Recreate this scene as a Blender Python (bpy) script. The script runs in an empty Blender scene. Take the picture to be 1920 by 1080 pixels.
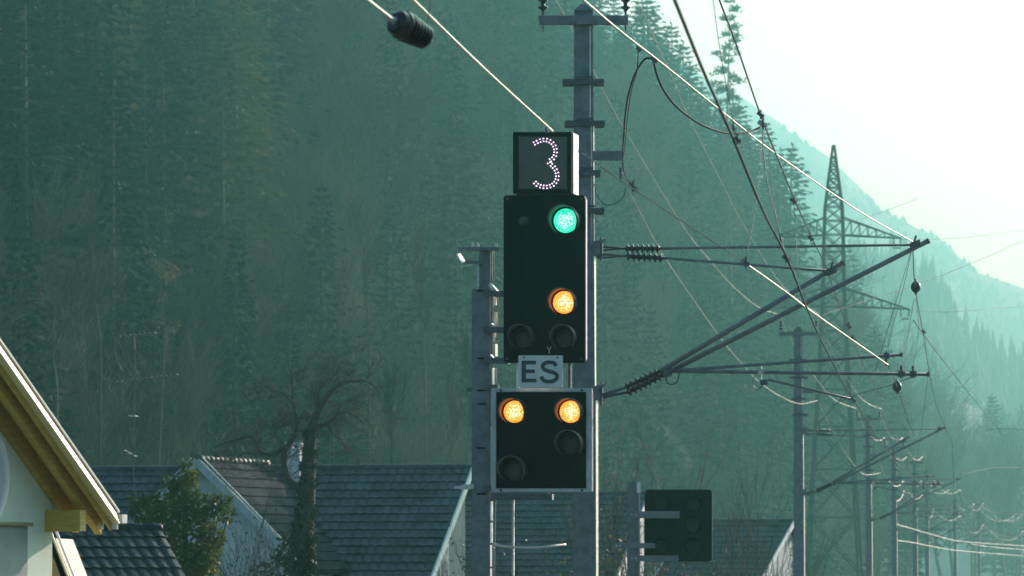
import bpy, math, random
from mathutils import Vector, Matrix
R = math.radians
random.seed(7)
scn = bpy.context.scene
COL = scn.collection
V = Vector

# ------------------------------------------------------------------ camera
F = 8600.0
CAMZ = 3.3
PITCH = math.atan(520 / F)
cam_d = bpy.data.cameras.new("camera")
cam = bpy.data.objects.new("camera", cam_d); COL.objects.link(cam)
cam.location = (0, 0, CAMZ)
cam.rotation_euler = (math.pi / 2 + PITCH, 0, 0)
cam_d.sensor_width = 36.0
cam_d.lens = 36.0 * F / 1920
cam_d.clip_start = 0.5; cam_d.clip_end = 20000
cam_d.dof.use_dof = True
cam_d.dof.focus_distance = 36.0
cam_d.dof.aperture_fstop = 11.0
scn.camera = cam

def at(px, py, Y):
    """point of the place that the photograph shows at (px, py), Y metres ahead"""
    u = (px - 960) / F; v = (540 - py) / F
    y = math.cos(PITCH) - v * math.sin(PITCH)
    z = math.sin(PITCH) + v * math.cos(PITCH)
    return V((u * Y / y, Y, CAMZ + z * Y / y))
def proj(p):
    y = p.y; z = p.z - CAMZ
    d = y * math.cos(PITCH) + z * math.sin(PITCH)
    return 960 + F * p.x / d, 540 - F * (-y * math.sin(PITCH) + z * math.cos(PITCH)) / d

# ------------------------------------------------------------------ materials
def mat(name, col, rough=0.6, metal=0.0, nscale=6.0, namt=0.25, bump=0.0, spec=0.5, col2=None, trans=0.0, stretch=None, rand=0.0):
    m = bpy.data.materials.new(name); m.use_nodes = True
    nt = m.node_tree; b = nt.nodes["Principled BSDF"]
    b.inputs["Roughness"].default_value = rough
    b.inputs["Metallic"].default_value = metal
    b.inputs["Specular IOR Level"].default_value = spec
    tc = nt.nodes.new("ShaderNodeTexCoord")
    mp = nt.nodes.new("ShaderNodeMapping")
    if stretch: mp.inputs["Scale"].default_value = stretch
    nt.links.new(tc.outputs["Object"], mp.inputs["Vector"])
    n = nt.nodes.new("ShaderNodeTexNoise"); n.inputs["Scale"].default_value = nscale
    n.inputs["Detail"].default_value = 6; n.inputs["Roughness"].default_value = 0.65
    nt.links.new(mp.outputs["Vector"], n.inputs["Vector"])
    r = nt.nodes.new("ShaderNodeValToRGB")
    c2 = col2 or tuple(min(1, c * (1 + namt)) for c in col)
    r.color_ramp.elements[0].position = 0.33; r.color_ramp.elements[1].position = 0.68
    r.color_ramp.elements[0].color = (*[c * (1 - namt) for c in col], 1)
    r.color_ramp.elements[1].color = (*c2, 1)
    nt.links.new(n.outputs["Fac"], r.inputs["Fac"])
    colour = r.outputs["Color"]
    if rand:
        oi = nt.nodes.new("ShaderNodeObjectInfo"); mr = nt.nodes.new("ShaderNodeMapRange"); hs = nt.nodes.new("ShaderNodeHueSaturation")
        mr.inputs[3].default_value = 1-rand; mr.inputs[4].default_value = 1+rand*1.6
        nt.links.new(oi.outputs["Random"], mr.inputs[0]); nt.links.new(mr.outputs[0], hs.inputs["Value"]); nt.links.new(colour, hs.inputs["Color"]); colour = hs.outputs[0]
    nt.links.new(colour, b.inputs["Base Color"])
    if trans:
        b.inputs["Transmission Weight"].default_value = 0
        t = nt.nodes.new("ShaderNodeBsdfTranslucent"); mx = nt.nodes.new("ShaderNodeMixShader")
        mx.inputs[0].default_value = trans
        nt.links.new(colour, t.inputs["Color"])
        out = nt.nodes["Material Output"]
        nt.links.new(b.outputs[0], mx.inputs[1]); nt.links.new(t.outputs[0], mx.inputs[2])
        nt.links.new(mx.outputs[0], out.inputs["Surface"])
    if bump:
        bp = nt.nodes.new("ShaderNodeBump"); bp.inputs["Strength"].default_value = bump
        bp.inputs["Distance"].default_value = 0.02
        nt.links.new(n.outputs["Fac"], bp.inputs["Height"]); nt.links.new(bp.outputs["Normal"], b.inputs["Normal"])
    return m

def lamp_mat(name, c_lo, c_hi, strength, scale):
    m = bpy.data.materials.new(name); m.use_nodes = True
    nt = m.node_tree; b = nt.nodes["Principled BSDF"]
    tc = nt.nodes.new("ShaderNodeTexCoord"); vo = nt.nodes.new("ShaderNodeTexVoronoi")
    vo.inputs["Scale"].default_value = scale
    nt.links.new(tc.outputs["Object"], vo.inputs["Vector"])
    r = nt.nodes.new("ShaderNodeValToRGB")
    r.color_ramp.elements[0].position = 0.18; r.color_ramp.elements[1].position = 0.62
    r.color_ramp.elements[0].color = (*c_hi, 1); r.color_ramp.elements[1].color = (*c_lo, 1)
    sp_ = nt.nodes.new("ShaderNodeVectorMath"); sp_.operation = 'DISTANCE'; sp_.inputs[1].default_value = (.5, .5, .5)
    fl = nt.nodes.new("ShaderNodeVectorMath"); fl.operation = 'MULTIPLY_ADD'; fl.inputs[1].default_value = (1, 0, 1); fl.inputs[2].default_value = (0, .5, 0)
    nt.links.new(tc.outputs["Generated"], fl.inputs[0]); nt.links.new(fl.outputs[0], sp_.inputs[0])
    ra = nt.nodes.new("ShaderNodeMapRange"); ra.inputs[1].default_value = .12; ra.inputs[2].default_value = .5; ra.inputs[3].default_value = -.12; ra.inputs[4].default_value = .30
    ad = nt.nodes.new("ShaderNodeMath"); ad.operation = 'ADD'
    nt.links.new(sp_.outputs["Value"], ra.inputs[0]); nt.links.new(ra.outputs[0], ad.inputs[0]); nt.links.new(vo.outputs["Distance"], ad.inputs[1])
    nt.links.new(ad.outputs[0], r.inputs["Fac"])
    b.inputs["Base Color"].default_value = (*[c * 0.3 for c in c_lo], 1)
    nt.links.new(r.outputs["Color"], b.inputs["Emission Color"])
    b.inputs["Emission Strength"].default_value = strength
    return m

STEEL = mat("galvanised_steel", (0.17, 0.185, 0.20), 0.55, 0.35, 9, 0.28, 0.15)
STEEL_DK = mat("weathered_steel", (0.10, 0.11, 0.12), 0.6, 0.3, 12, 0.3, 0.15)
STEEL_LT = mat("bright_galvanised_steel", (0.55, 0.55, 0.53), 0.4, 0.4, 20, 0.2)
BLACK = mat("black_signal_paint", (0.003, 0.0045, 0.0045), 0.7, 0, 5, 0.3, 0.05, 0.10, (0.010, 0.012, 0.011), 0, (1, 1, .25))
HOOD = mat("lamp_hood_paint", (0.085, 0.085, 0.08), 0.45, 0, 14, 0.2)
EDGE = mat("pale_trim_sunlit_edge", (0.50, 0.50, 0.48), 0.5, 0, 14, 0.15)  # also colours the painted sunlit edges of the signal boards
FRAME = mat("signal_frame_paint", (0.42, 0.43, 0.44), 0.5, 0, 10, 0.15)
STRIP = mat("sunlit_pale_paint", (0.80, 0.76, 0.66), 0.45, 0, 9, 0.12)  # sunlight put into the pale colour of strips and wires
PLATE = mat("plate_white_enamel", (0.62, 0.63, 0.62), 0.4, 0, 8, 0.08)
LETTER = mat("plate_lettering", (0.04, 0.045, 0.05), 0.5, 0, 8, 0.1)
SCREEN = mat("display_glass", (0.02, 0.024, 0.028), 0.12, 0, 3, 0.3, 0, 0.6)
DARKLENS = mat("unlit_lens_glass", (0.045, 0.04, 0.032), 0.2, 0, 60, 0.5, 0.3, 0.5)
SMOKED = mat("smoked_lens_glass", (0.022, 0.018, 0.014), 0.55, 0, 30, 0.4, 0.2, 0.25)
GREEN_ON = lamp_mat("green_lamp_lit", (0.0, 0.62, 0.29), (0.70, 1.0, 0.84), 1.4, 70)
AMBER_ON = lamp_mat("amber_lamp_lit", (1.0, 0.17, 0.010), (1.0, 0.70, 0.42), 2.1, 70)
LED_ON = lamp_mat("white_led_lit", (0.90, 0.62, 0.95), (1.0, 0.85, 1.0), 1.6, 40)
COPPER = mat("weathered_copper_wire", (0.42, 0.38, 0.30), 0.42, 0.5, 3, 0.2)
OLIVE = mat("unlit_wire_olive", (0.035, 0.045, 0.032), 0.9, 0, 6, 0.2, 0, 0.05)  # dimness of the wire's unlit stretch put into its colour
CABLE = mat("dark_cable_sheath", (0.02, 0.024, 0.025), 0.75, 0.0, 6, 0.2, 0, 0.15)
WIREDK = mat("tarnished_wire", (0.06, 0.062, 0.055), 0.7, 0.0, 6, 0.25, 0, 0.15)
CERAMIC = mat("brown_glazed_ceramic", (0.028, 0.022, 0.022), 0.16, 0, 10, 0.3)
CERAMIC_GY = mat("grey_glazed_ceramic", (0.2, 0.2, 0.2), 0.22, 0, 10, 0.2)
TUBE = mat("cantilever_tube_steel", (0.17, 0.185, 0.2), 0.5, 0.4, 7, 0.25)
PLASTER = mat("house_plaster", (0.74, 0.82, 0.68), 0.9, 0, 1.6, 0.10, 0.1)
PLASTER_LT = mat("pale_house_plaster", (0.62, 0.64, 0.64), 0.9, 0, 2.0, 0.1, 0.1)
WOOD_Y = mat("honey_stained_timber", (0.56, 0.36, 0.06), 0.5, 0, 5, 0.22, 0.1, stretch=(1, 1, 6))
WOOD_D = mat("dark_stained_timber", (0.24, 0.17, 0.06), 0.6, 0, 5, 0.25, stretch=(1, 1, 6))
BARGE = mat("cream_bargeboard_paint", (0.84, 0.70, 0.40), 0.38, 0, 3, 0.06, 0, 0.8)
WHITE_P = mat("white_trim_paint", (0.78, 0.76, 0.72), 0.45, 0, 4, 0.08)
SHUTTER = mat("grey_green_shutter_paint", (0.20, 0.26, 0.25), 0.6, 0, 3, 0.12)
GLASS_W = mat("window_glass", (0.04, 0.05, 0.06), 0.06, 0, 2, 0.3)
TILE = mat("slate_grey_roof_tile", (0.016, 0.020, 0.025), 0.45, 0, 1.3, 0.5, 0.1, 0.32, (0.085, 0.095, 0.112))
TILE_M = mat("old_matt_roof_tile", (0.035, 0.04, 0.045), 0.9, 0, 1.3, 0.5, 0.1, 0.08, (0.06, 0.068, 0.075))
TILE_N = mat("navy_roof_tile", (0.012, 0.015, 0.024), 0.5, 0, 1.3, 0.5, 0.1, 0.22, (0.03, 0.036, 0.055))
PLASTER_GY = mat("shaded_grey_plaster", (0.26, 0.27, 0.26), 0.9, 0, 2.0, 0.15, 0.1)  # shade on the long house's gable put into a darker plaster
TILE_R = mat("brown_ridge_tile", (0.09, 0.068, 0.052), 0.55, 0, 5, 0.3)
BARK = mat("grey_bark", (0.08, 0.07, 0.056), 0.9, 0, 14, 0.4, 0.4, 0.2)
BARK_PALE = mat("pale_bark", (0.085, 0.072, 0.05), 0.85, 0, 10, 0.35, 0.2, 0.2, rand=0.6)
TWIG = mat("bare_twigs", (0.11, 0.095, 0.075), 0.9, 0, 8, 0.3, 0, 0.2)
NEEDLE = mat("spruce_needles", (0.006, 0.017, 0.012), 0.85, 0, 0.35, 0.4, 0, 0.05, (0.015, 0.031, 0.018), 0.08, None, 0.75)
NEEDLE2 = mat("larch_needles", (0.04, 0.048, 0.018), 0.85, 0, 0.35, 0.4, 0, 0.05, (0.085, 0.085, 0.032), 0.25, None, 0.4)
LEAF = mat("evergreen_leaves", (0.05, 0.085, 0.02), 0.5, 0, 1.5, 0.4, 0, 0.25, (0.16, 0.19, 0.04), 0.4)
IVY = mat("ivy_leaves", (0.03, 0.055, 0.018), 0.5, 0, 2.5, 0.4, 0, 0.25, (0.07, 0.09, 0.03), 0.15)
DRY = mat("dry_orange_leaves", (0.17, 0.13, 0.085), 0.8, 0, 1, 0.3, 0, 0.2, None, 0.3)
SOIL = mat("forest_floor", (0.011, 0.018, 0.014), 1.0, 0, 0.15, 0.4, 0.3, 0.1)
GRASS = mat("meadow_ground", (0.06, 0.075, 0.035), 1.0, 0, 0.08, 0.35, 0.2, 0.1)
BALLAST = mat("track_ballast", (0.16, 0.15, 0.14), 1.0, 0, 20, 0.5, 0.6, 0.1)
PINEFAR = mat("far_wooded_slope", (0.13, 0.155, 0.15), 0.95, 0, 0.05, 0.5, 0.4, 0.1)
SLATEPLATE = mat("pale_marker_panel", (0.50, 0.52, 0.54), 0.55, 0.1, 6, 0.12)

# ------------------------------------------------------------------ mesh builder
class MB:
    def __init__(s): s.v = []; s.f = []
    def quad(s, a, b, c, d):
        n = len(s.v); s.v += [a, b, c, d]; s.f.append((n, n+1, n+2, n+3))
    def tri(s, a, b, c):
        n = len(s.v); s.v += [a, b, c]; s.f.append((n, n+1, n+2))
    def hexa(s, p):      # 8 points: bottom 4 ccw, top 4 ccw
        n = len(s.v); s.v += [V(q) for q in p]
        for f in ((3,2,1,0),(4,5,6,7),(0,1,5,4),(1,2,6,5),(2,3,7,6),(3,0,4,7)): s.f.append(tuple(n+i for i in f))
        return s
    def box(s, c, ax, ay, az):   # centre and three half-axis vectors
        c = V(c); ax = V(ax); ay = V(ay); az = V(az)
        return s.hexa([c-ax-ay-az, c+ax-ay-az, c+ax+ay-az, c-ax+ay-az, c-ax-ay+az, c+ax-ay+az, c+ax+ay+az, c-ax+ay+az])
    def beam(s, p0, p1, w, h, up=(0, 0, 1)):
        p0 = V(p0); p1 = V(p1); d = (p1 - p0); L = d.length; d.normalize()
        up = V(up); sd = d.cross(up)
        if sd.length < 1e-4: sd = d.cross(V((0, 1, 0)))
        sd.normalize(); u2 = sd.cross(d)
        return s.box((p0+p1)/2, sd*w/2, d*L/2, u2*h/2)
    def prism(s, poly, ext):     # closed polygon (3-D points) extruded by vector
        n = len(s.v); k = len(poly); ext = V(ext)
        s.v += [V(p) for p in poly] + [V(p)+ext for p in poly]
        s.f.append(tuple(range(n+k-1, n-1, -1))); s.f.append(tuple(range(n+k, n+2*k)))
        for i in range(k):
            j = (i+1) % k; s.f.append((n+i, n+j, n+k+j, n+k+i))
        return s
    def tube(s, pts, r, seg=8, cap=True):
        pts = [V(p) for p in pts]; k = len(pts)
        rs = r if isinstance(r, (list, tuple)) else [r]*k
        n0 = len(s.v); prev = None
        for i, p in enumerate(pts):
            t = (pts[min(i+1, k-1)] - pts[max(i-1, 0)])
            if t.length < 1e-9: t = V((0, 0, 1))
            t.normalize()
            if prev is None:
                a = t.cross(V((0, 0, 1)))
                if a.length < 0.05: a = t.cross(V((1, 0, 0)))
            else:
                a = prev - t * prev.dot(t)
                if a.length < 1e-5: a = t.cross(V((0.3, 0.5, 0.8)))
            a.normalize(); b = t.cross(a); prev = a
            for q in range(seg):
                w = 2*math.pi*q/seg
                s.v.append(p + (a*math.cos(w) + b*math.sin(w))*rs[i])
        for i in range(k-1):
            for q in range(seg):
                q2 = (q+1) % seg
                s.f.append((n0+i*seg+q, n0+i*seg+q2, n0+(i+1)*seg+q2, n0+(i+1)*seg+q))
        if cap:
            s.f.append(tuple(n0+q for q in range(seg-1, -1, -1)))
            s.f.append(tuple(n0+(k-1)*seg+q for q in range(seg)))
        return s
    def lathe(s, p0, p1, prof, seg=16):     # prof: (fraction along, radius)
        p0 = V(p0); p1 = V(p1)
        return s.tube_prof([p0.lerp(p1, t) for t, _ in prof], [r for _, r in prof], (p1-p0).normalized(), seg)
    def tube_prof(s, pts, rs, t, seg):
        a = t.cross(V((0, 0, 1)))
        if a.length < 0.05: a = t.cross(V((1, 0, 0)))
        a.normalize(); b = t.cross(a); n0 = len(s.v); k = len(pts)
        for p, r in zip(pts, rs):
            for q in range(seg):
                w = 2*math.pi*q/seg; s.v.append(p + (a*math.cos(w)+b*math.sin(w))*r)
        for i in range(k-1):
            for q in range(seg):
                q2 = (q+1) % seg
                s.f.append((n0+i*seg+q, n0+i*seg+q2, n0+(i+1)*seg+q2, n0+(i+1)*seg+q))
        s.f.append(tuple(n0+q for q in range(seg-1, -1, -1)))
        s.f.append(tuple(n0+(k-1)*seg+q for q in range(seg)))
        return s
    def ball(s, c, r, seg=14, rings=9, sx=1, sz=1):
        c = V(c); prof = []
        pts = [c + V((0, 0, -r*sz*math.cos(math.pi*i/rings))) for i in range(rings+1)]
        rs = [max(1e-4, r*sx*math.sin(math.pi*i/rings)) for i in range(rings+1)]
        return s.tube_prof(pts, rs, V((0, 0, 1)), seg)
    def leaf(s, p, d, L, w, rnd):
        d = V(d).normalized(); a = d.cross(V((rnd.uniform(-1, 1), rnd.uniform(-1, 1), rnd.uniform(-1, 1))))
        if a.length < 1e-3: a = V((1, 0, 0))
        a.normalize(); p = V(p); m = p + d*L*0.5
        s.quad(p, m + a*w/2, p + d*L, m - a*w/2)
    def build(s, name, material, parent=None, smooth=False, bevel=0.0):
        off = parent_loc(parent) if parent else V((0, 0, 0))
        if not parent and s.v:
            xs = [p[0] for p in s.v]; ys = [p[1] for p in s.v]; zs = [p[2] for p in s.v]
            off = V(((min(xs)+max(xs))/2, (min(ys)+max(ys))/2, min(zs)))
        me = bpy.data.meshes.new(name)
        me.from_pydata([tuple(V(p)-off) for p in s.v], [], s.f)
        me.materials.append(material)
        if smooth:
            for p in me.polygons: p.use_smooth = True
        me.update()
        o = bpy.data.objects.new(name, me); COL.objects.link(o)
        if parent: o.parent = parent
        else: o.location = off
        if bevel:
            b = o.modifiers.new("bevel", 'BEVEL'); b.width = bevel; b.segments = 2; b.limit_method = 'ANGLE'
        return o

def parent_loc(o):
    p = V((0, 0, 0))
    while o: p += o.location; o = o.parent
    return p
def tag(o, label=None, cat=None, group=None, kind=None):
    if label: o["label"] = label
    if cat: o["category"] = cat
    if group: o["group"] = group
    if kind: o["kind"] = kind
    return o
def empty(name, loc, label, cat, group=None):
    o = bpy.data.objects.new(name, None); COL.objects.link(o); o.location = loc
    o.empty_display_size = 0.3
    return tag(o, label, cat, group)
CHILD = {}
def children(o): return [c for c in COL.objects if c.parent == o]
def copy_tree(o, kids=None, parent=None):
    c = o.copy(); COL.objects.link(c); c.parent = parent
    for ch in (kids if kids is not None else o.children): copy_tree(ch, None, c)
    return c

def smooth_path(pts, n=8):
    pts = [V(p) for p in pts]
    if len(pts) < 3: return [pts[0].lerp(pts[-1], i/n) for i in range(n+1)]
    P = [pts[0]*2-pts[1]] + pts + [pts[-1]*2-pts[-2]]
    out = []
    for i in range(1, len(P)-2):
        p0, p1, p2, p3 = P[i-1:i+3]
        for k in range(n):
            t = k/n
            out.append(0.5*((2*p1) + (p2-p0)*t + (2*p0-5*p1+4*p2-p3)*t*t + (3*p1-p0-3*p2+p3)*t**3))
    out.append(pts[-1]); return out

# ------------------------------------------------------------------ setting: ground, hill, mountains
def grid_obj(name, xs, ys, fz, material, smooth=True):
    b = MB(); nx = len(xs)
    for y in ys:
        for x in xs: b.v.append(V((x, y, fz(x, y))))
    for j in range(len(ys)-1):
        for i in range(nx-1):
            b.f.append((j*nx+i, j*nx+i+1, (j+1)*nx+i+1, (j+1)*nx+i))
    o = b.build(name, material, smooth=smooth); return tag(o, kind="structure")

GZ = -0.6
def track_x(Y):
    return 0.6 + 0.0905*Y + 0.00001*Y*Y
b = MB(); b.quad(V((-2400, -600, GZ)), V((2400, -600, GZ)), V((2400, 3300, GZ)), V((-2400, 3300, GZ)))
tag(b.build("ground", GRASS), kind="structure")
b = MB()
ys = [-20+i*12 for i in range(60)]
for i in range(len(ys)-1):
    y0, y1 = ys[i], ys[i+1]; a0, a1 = track_x(y0), track_x(y1)
    b.quad(V((a0-6.5, y0, GZ+.02)), V((a0-4.5, y0, GZ+.45)), V((a1-4.5, y1, GZ+.45)), V((a1-6.5, y1, GZ+.02)))
    b.quad(V((a0-4.5, y0, GZ+.45)), V((a0+8, y0, GZ+.45)), V((a1+8, y1, GZ+.45)), V((a1-4.5, y1, GZ+.45)))
    b.quad(V((a0+8, y0, GZ+.45)), V((a0+10, y0, GZ+.02)), V((a1+10, y1, GZ+.02)), V((a1+8, y1, GZ+.45)))
tag(b.build("railway_ballast", BALLAST), kind="structure")

def lerp_table(t, x):
    if x <= t[0][0]: return t[0][1]
    for (x0, y0), (x1, y1) in zip(t, t[1:]):
        if x <= x1: return y0 + (y1-y0)*(x-x0)/(x1-x0)
    return t[-1][1]
SHOULDER = [(-60, 105), (-30, 92), (-10, 76), (0, 64), (9.2, 49.0), (14.2, 45.3), (19.7, 38.5), (25.9, 33.0), (30.8, 28.7), (35.1, 24.4), (39.4, 19.3), (41.9, 11.9), (43.1, 8.2), (47, -1), (90, -3)]
def foot(X): return 240 + max(0, X+30)*3.9
def hill_z(X, Y):
    a = 0.5*(Y-foot(X)); s = lerp_table(SHOULDER, X - max(0, Y-530)*0.05)
    m = min(a, s); k = 6.0
    h = max(0, k-abs(a-s))/k
    m -= h*h*k*0.25
    m += 1.0*math.sin(X*0.31+Y*0.13)+0.8*math.sin(X*0.17-Y*0.23) if m > 0 else 0
    return GZ + max(m, -1.5)
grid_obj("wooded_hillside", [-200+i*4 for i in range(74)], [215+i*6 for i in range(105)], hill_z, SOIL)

def bump(x, y, sc):
    return math.sin(x/sc*1.3+y/sc*.7)+.6*math.sin(x/sc*2.9-y/sc*1.7+1.2)+.35*math.sin(x/sc*6.1+y/sc*4.3+.4)
def ridge(name, Yr, sky, depth, material, rough, x0, x1, n):
    prof = [((px-960)/F*Yr, CAMZ+(1060-py)/F*Yr) for px, py in sky]
    def fz(x, y):
        top = lerp_table(prof, x); t = 1-abs(y-Yr)/depth
        t = max(0, t)
        return GZ-1 + (top-GZ)*t + rough*bump(x, y, 22)*min(1, t*2)
    return grid_obj(name, [x0+(x1-x0)*i/n for i in range(n+1)], [Yr-depth+depth*2*j/40 for j in range(41)], fz, material)
FAR = [(1000, -60), (1400, 180), (1560, 300), (1600, 338), (1625, 360), (1660, 388), (1760, 440), (1840, 510), (1920, 545), (2050, 640), (2300, 760)]
MIDR = [(1300, 300), (1500, 420), (1620, 480), (1700, 490), (1740, 510), (1775, 570), (1810, 630), (1860, 660), (1920, 690), (2000, 760), (2200, 880)]
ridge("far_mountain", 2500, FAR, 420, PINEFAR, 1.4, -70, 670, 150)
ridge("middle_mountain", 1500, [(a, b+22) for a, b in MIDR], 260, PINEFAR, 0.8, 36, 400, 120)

# ------------------------------------------------------------------ trees
def spruce_meshes(seed, H=24.0, Rm=3.3, needle=NEEDLE, sparse=1.0, start=0.1):
    rnd = random.Random(seed); c = MB(); t = MB()
    lean = [(rnd.uniform(-.3, .3), rnd.uniform(-.3, .3)) for _ in range(1)][0]
    def axis(z): f = z/H; return V((lean[0]*f*f, lean[1]*f*f, z))
    t.tube([axis(H*i/8) for i in range(9)], [0.24*(1-i/8)+0.02 for i in range(9)], 6)
    z = H*start
    lop = rnd.uniform(0, 6.28)
    while z < H*0.985:
        f = (z-H*start)/(H*(1-start))
        Lm = Rm*((1-f)**0.85)*rnd.uniform(.8, 1.1)*(0.75+0.25*min(1, f*6)) + 0.25
        nb = max(4, int(rnd.uniform(6, 9)*(1-.3*f)*sparse))
        for k in range(nb):
            w = 6.283*k/nb+rnd.uniform(-.4, .4)+z
            L = Lm*rnd.uniform(.6, 1.12)*(1+.12*math.cos(w-lop))
            if rnd.random() < 0.09: L *= 0.35
            droop = rnd.uniform(.10, .45)*(1-f*0.8) - .25*f
            d = V((math.cos(w), math.sin(w), 0)); base = axis(z)
            ns = max(3, int(L/0.34))
            sd = V((-d.y, d.x, 0))
            if L > 0.9: t.tube([base, base+d*L*.55+V((0, 0, -droop*L*.4))], [.045*(1-f)+.015, .012], 3, False)
            for q in range(1, ns+1):
                s = q/ns; p = base + d*L*s + V((0, 0, -droop*L*s*s*1.1 + .12*L*s))
                wdt = (0.30+0.34*(1-s))*min(1.0, L/1.4)+.10
                for sg in (-1, 1):
                    dd = d*rnd.uniform(.5, 1.0) + sd*sg*rnd.uniform(.5, 1.1) + V((0, 0, rnd.uniform(-.55, .1)))
                    c.leaf(p - d*.1, dd, wdt*rnd.uniform(1.0, 1.9), .19*rnd.uniform(.8, 1.5), rnd)
                if q % 2: c.leaf(p, d*.6+V((0, 0, rnd.uniform(-1.0, -.4))), wdt*1.2, .22, rnd)
        z += H*(0.019+0.012*(1-f))*rnd.uniform(.8, 1.2)
    for i in range(6): c.leaf(axis(H*(.955+i*.008)), V((rnd.uniform(-.4, .4), rnd.uniform(-.4, .4), 1)), .55, .12, rnd)
    return t, c, needle

def grow(mbT, mbW, rnd, p, d, L, r, depth, up=0.12, spread=0.6, wig=0.18, thin=.012, rthick=.04):
    n = 4; pts = [V(p)]; dd = V(d).normalized()
    for i in range(n):
        dd = (dd + V((rnd.uniform(-wig, wig), rnd.uniform(-wig, wig), rnd.uniform(-wig, wig)+up*.5))).normalized()
        pts.append(pts[-1] + dd*L/n)
    rs = [max(thin*.6, r*(1-.5*i/n)) for i in range(n+1)]
    (mbT if r > rthick else mbW).tube(pts, rs, 6 if r > .1 else (4 if r > .03 else 3), False)
    if depth <= 0: return
    for i in range(1, n+1):
        k = 1 if i < n else 2
        if rnd.random() < .25 and i < n: k = 2
        for _ in range(k):
            a = rnd.uniform(0, 6.283); t = (pts[i]-pts[i-1]).normalized()
            s1 = t.cross(V((0.3, .2, 1)));
            if s1.length < .01: s1 = V((1, 0, 0))
            s1.normalize(); s2 = t.cross(s1)
            nd = t*rnd.uniform(.6, 1.0) + (s1*math.cos(a)+s2*math.sin(a))*spread*rnd.uniform(.6, 1.3) + V((0, 0, up))
            grow(mbT, mbW, rnd, pts[i], nd, L*rnd.uniform(.5, .72), max(thin, rs[i]*rnd.uniform(.45, .65)), depth-1, up, spread, wig, thin, rthick)

def bare_meshes(seed, H=15.0, spread=.5, up=.28, depth=4, thin=.014):
    rnd = random.Random(seed); t = MB(); w = MB()
    trunk = [V((0, 0, -0.5))]; x = y = 0
    for i in range(1, 7):
        x += rnd.uniform(-.25, .25); y += rnd.uniform(-.25, .25); trunk.append(V((x, y, H*.62*i/6)))
    rs = [.17-.018*i for i in range(7)]
    t.tube(trunk, rs, 7, False)
    for i in range(2, 7):
        for k in range(2 if i < 6 else 4):
            a = rnd.uniform(0, 6.283)
            d = V((math.cos(a)*spread*1.3, math.sin(a)*spread*1.3, rnd.uniform(.7, 1.2)))
            grow(t, w, rnd, trunk[i], d, H*.26*rnd.uniform(.7, 1.15), rs[i]*.6, depth-1, up*.5, spread, .15, thin, .035)
    return t, w

PROTO = {}
def register(kind, t, c, tm, cm, tname="trunk", cname="crown"):
    tme = bpy.data.meshes.new(kind+"_trunk"); tme.from_pydata([tuple(v) for v in t.v], [], t.f); tme.materials.append(tm)
    cme = bpy.data.meshes.new(kind+"_crown"); cme.from_pydata([tuple(v) for v in c.v], [], c.f); cme.materials.append(cm)
    for me in (tme, cme):
        for p in me.polygons: p.use_smooth = (me is tme)
    PROTO.setdefault(kind, []).append((tme, cme))
for sd, H, rm, sp in ((1, 24, 3.2, 1.0), (2, 22, 3.6, 1.0), (3, 26, 3.0, .9), (4, 21, 3.3, 1.1), (5, 25, 3.8, .85)):
    t, c, nm = spruce_meshes(sd, H, rm, NEEDLE, sp); register("spruce_tree", t, c, BARK, nm)
for sd, H, rm in ((11, 22, 3.0), (12, 24, 3.3)):
    t, c, nm = spruce_meshes(sd, H, rm, NEEDLE2, .7); register("larch_tree", t, c, BARK, nm)
for sd, sp in ((21, .42), (22, .5), (23, .36)):
    t, w = bare_meshes(sd, 15, sp); register("leafless_tree", t, w, BARK_PALE, BARK_PALE)
for sd in (31, 32):
    t, w = bare_meshes(sd, 17, .75, .16, 4, .02); register("broad_leafless_tree", t, w, BARK, TWIG)
# a sparse pine for the skyline
def pine_meshes(seed, H):
    rnd = random.Random(seed); t = MB(); c = MB()
    t.tube([V((.25*math.sin(i*.7), .1*i, H*i/9)) for i in range(10)], [.22*(1-i/9)+.03 for i in range(10)], 6)
    z = H*.35
    while z < H:
        f = (z/H-.35)/.65
        for k in range(rnd.choice((2, 3, 3))):
            a = rnd.uniform(0, 6.283); L = (2.6*(1-f)**.7+.5)*rnd.uniform(.5, 1.1)
            d = V((math.cos(a), math.sin(a), rnd.uniform(-.25, .15)))
            i = z/H*9
            base = V((.25*math.sin(i*.7), .1*i, z)); tip = base+d*L
            t.tube([base, base+d*L*.5+V((0, 0, -.08*L)), tip], [.05, .03, .015], 4, False)
            for q in range(int(L*30)):
                s = rnd.uniform(.3, 1.05); p = base+d*L*s
                c.leaf(p+V((rnd.uniform(-.2, .2), rnd.uniform(-.2, .2), rnd.uniform(-.12, .2))), V((rnd.uniform(-1, 1), rnd.uniform(-1, 1), rnd.uniform(-.2, .9))), rnd.uniform(.3, .6), .14, rnd)
        z += rnd.uniform(.4, .95)
    return t, c
t, c = pine_meshes(5, 26); register("pine_tree", t, c, BARK, NEEDLE)

def plant(kind, var, loc, scale, rot, label, cat, group=None):
    tme, cme = PROTO[kind][var % len(PROTO[kind])]
    r = empty(kind, loc, label, cat, group); r.scale = (scale[0], scale[0], scale[1]); r.rotation_euler = (0, 0, rot)
    for nm, me in (("trunk", tme), ("crown", cme)):
        o = bpy.data.objects.new(nm, me); COL.objects.link(o); o.parent = r
    return r

SKY = [(-400, -9000), (1130, -9000), (1150, 10), (1190, 60), (1215, -60), (1245, 30), (1290, 105), (1330, 165), (1400, 215), (1460, 275), (1530, 345), (1570, 405), (1600, 480), (1625, 560), (1645, 625), (1665, 690), (1700, 800), (1760, 900), (2400, 960)]
rt = random.Random(99)
spots = []
def try_spot(x, y, dmin):
    for a, b in spots:
        if (a-x)**2+(b-y)**2 < dmin*dmin: return False
    spots.append((x, y)); return True
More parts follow.
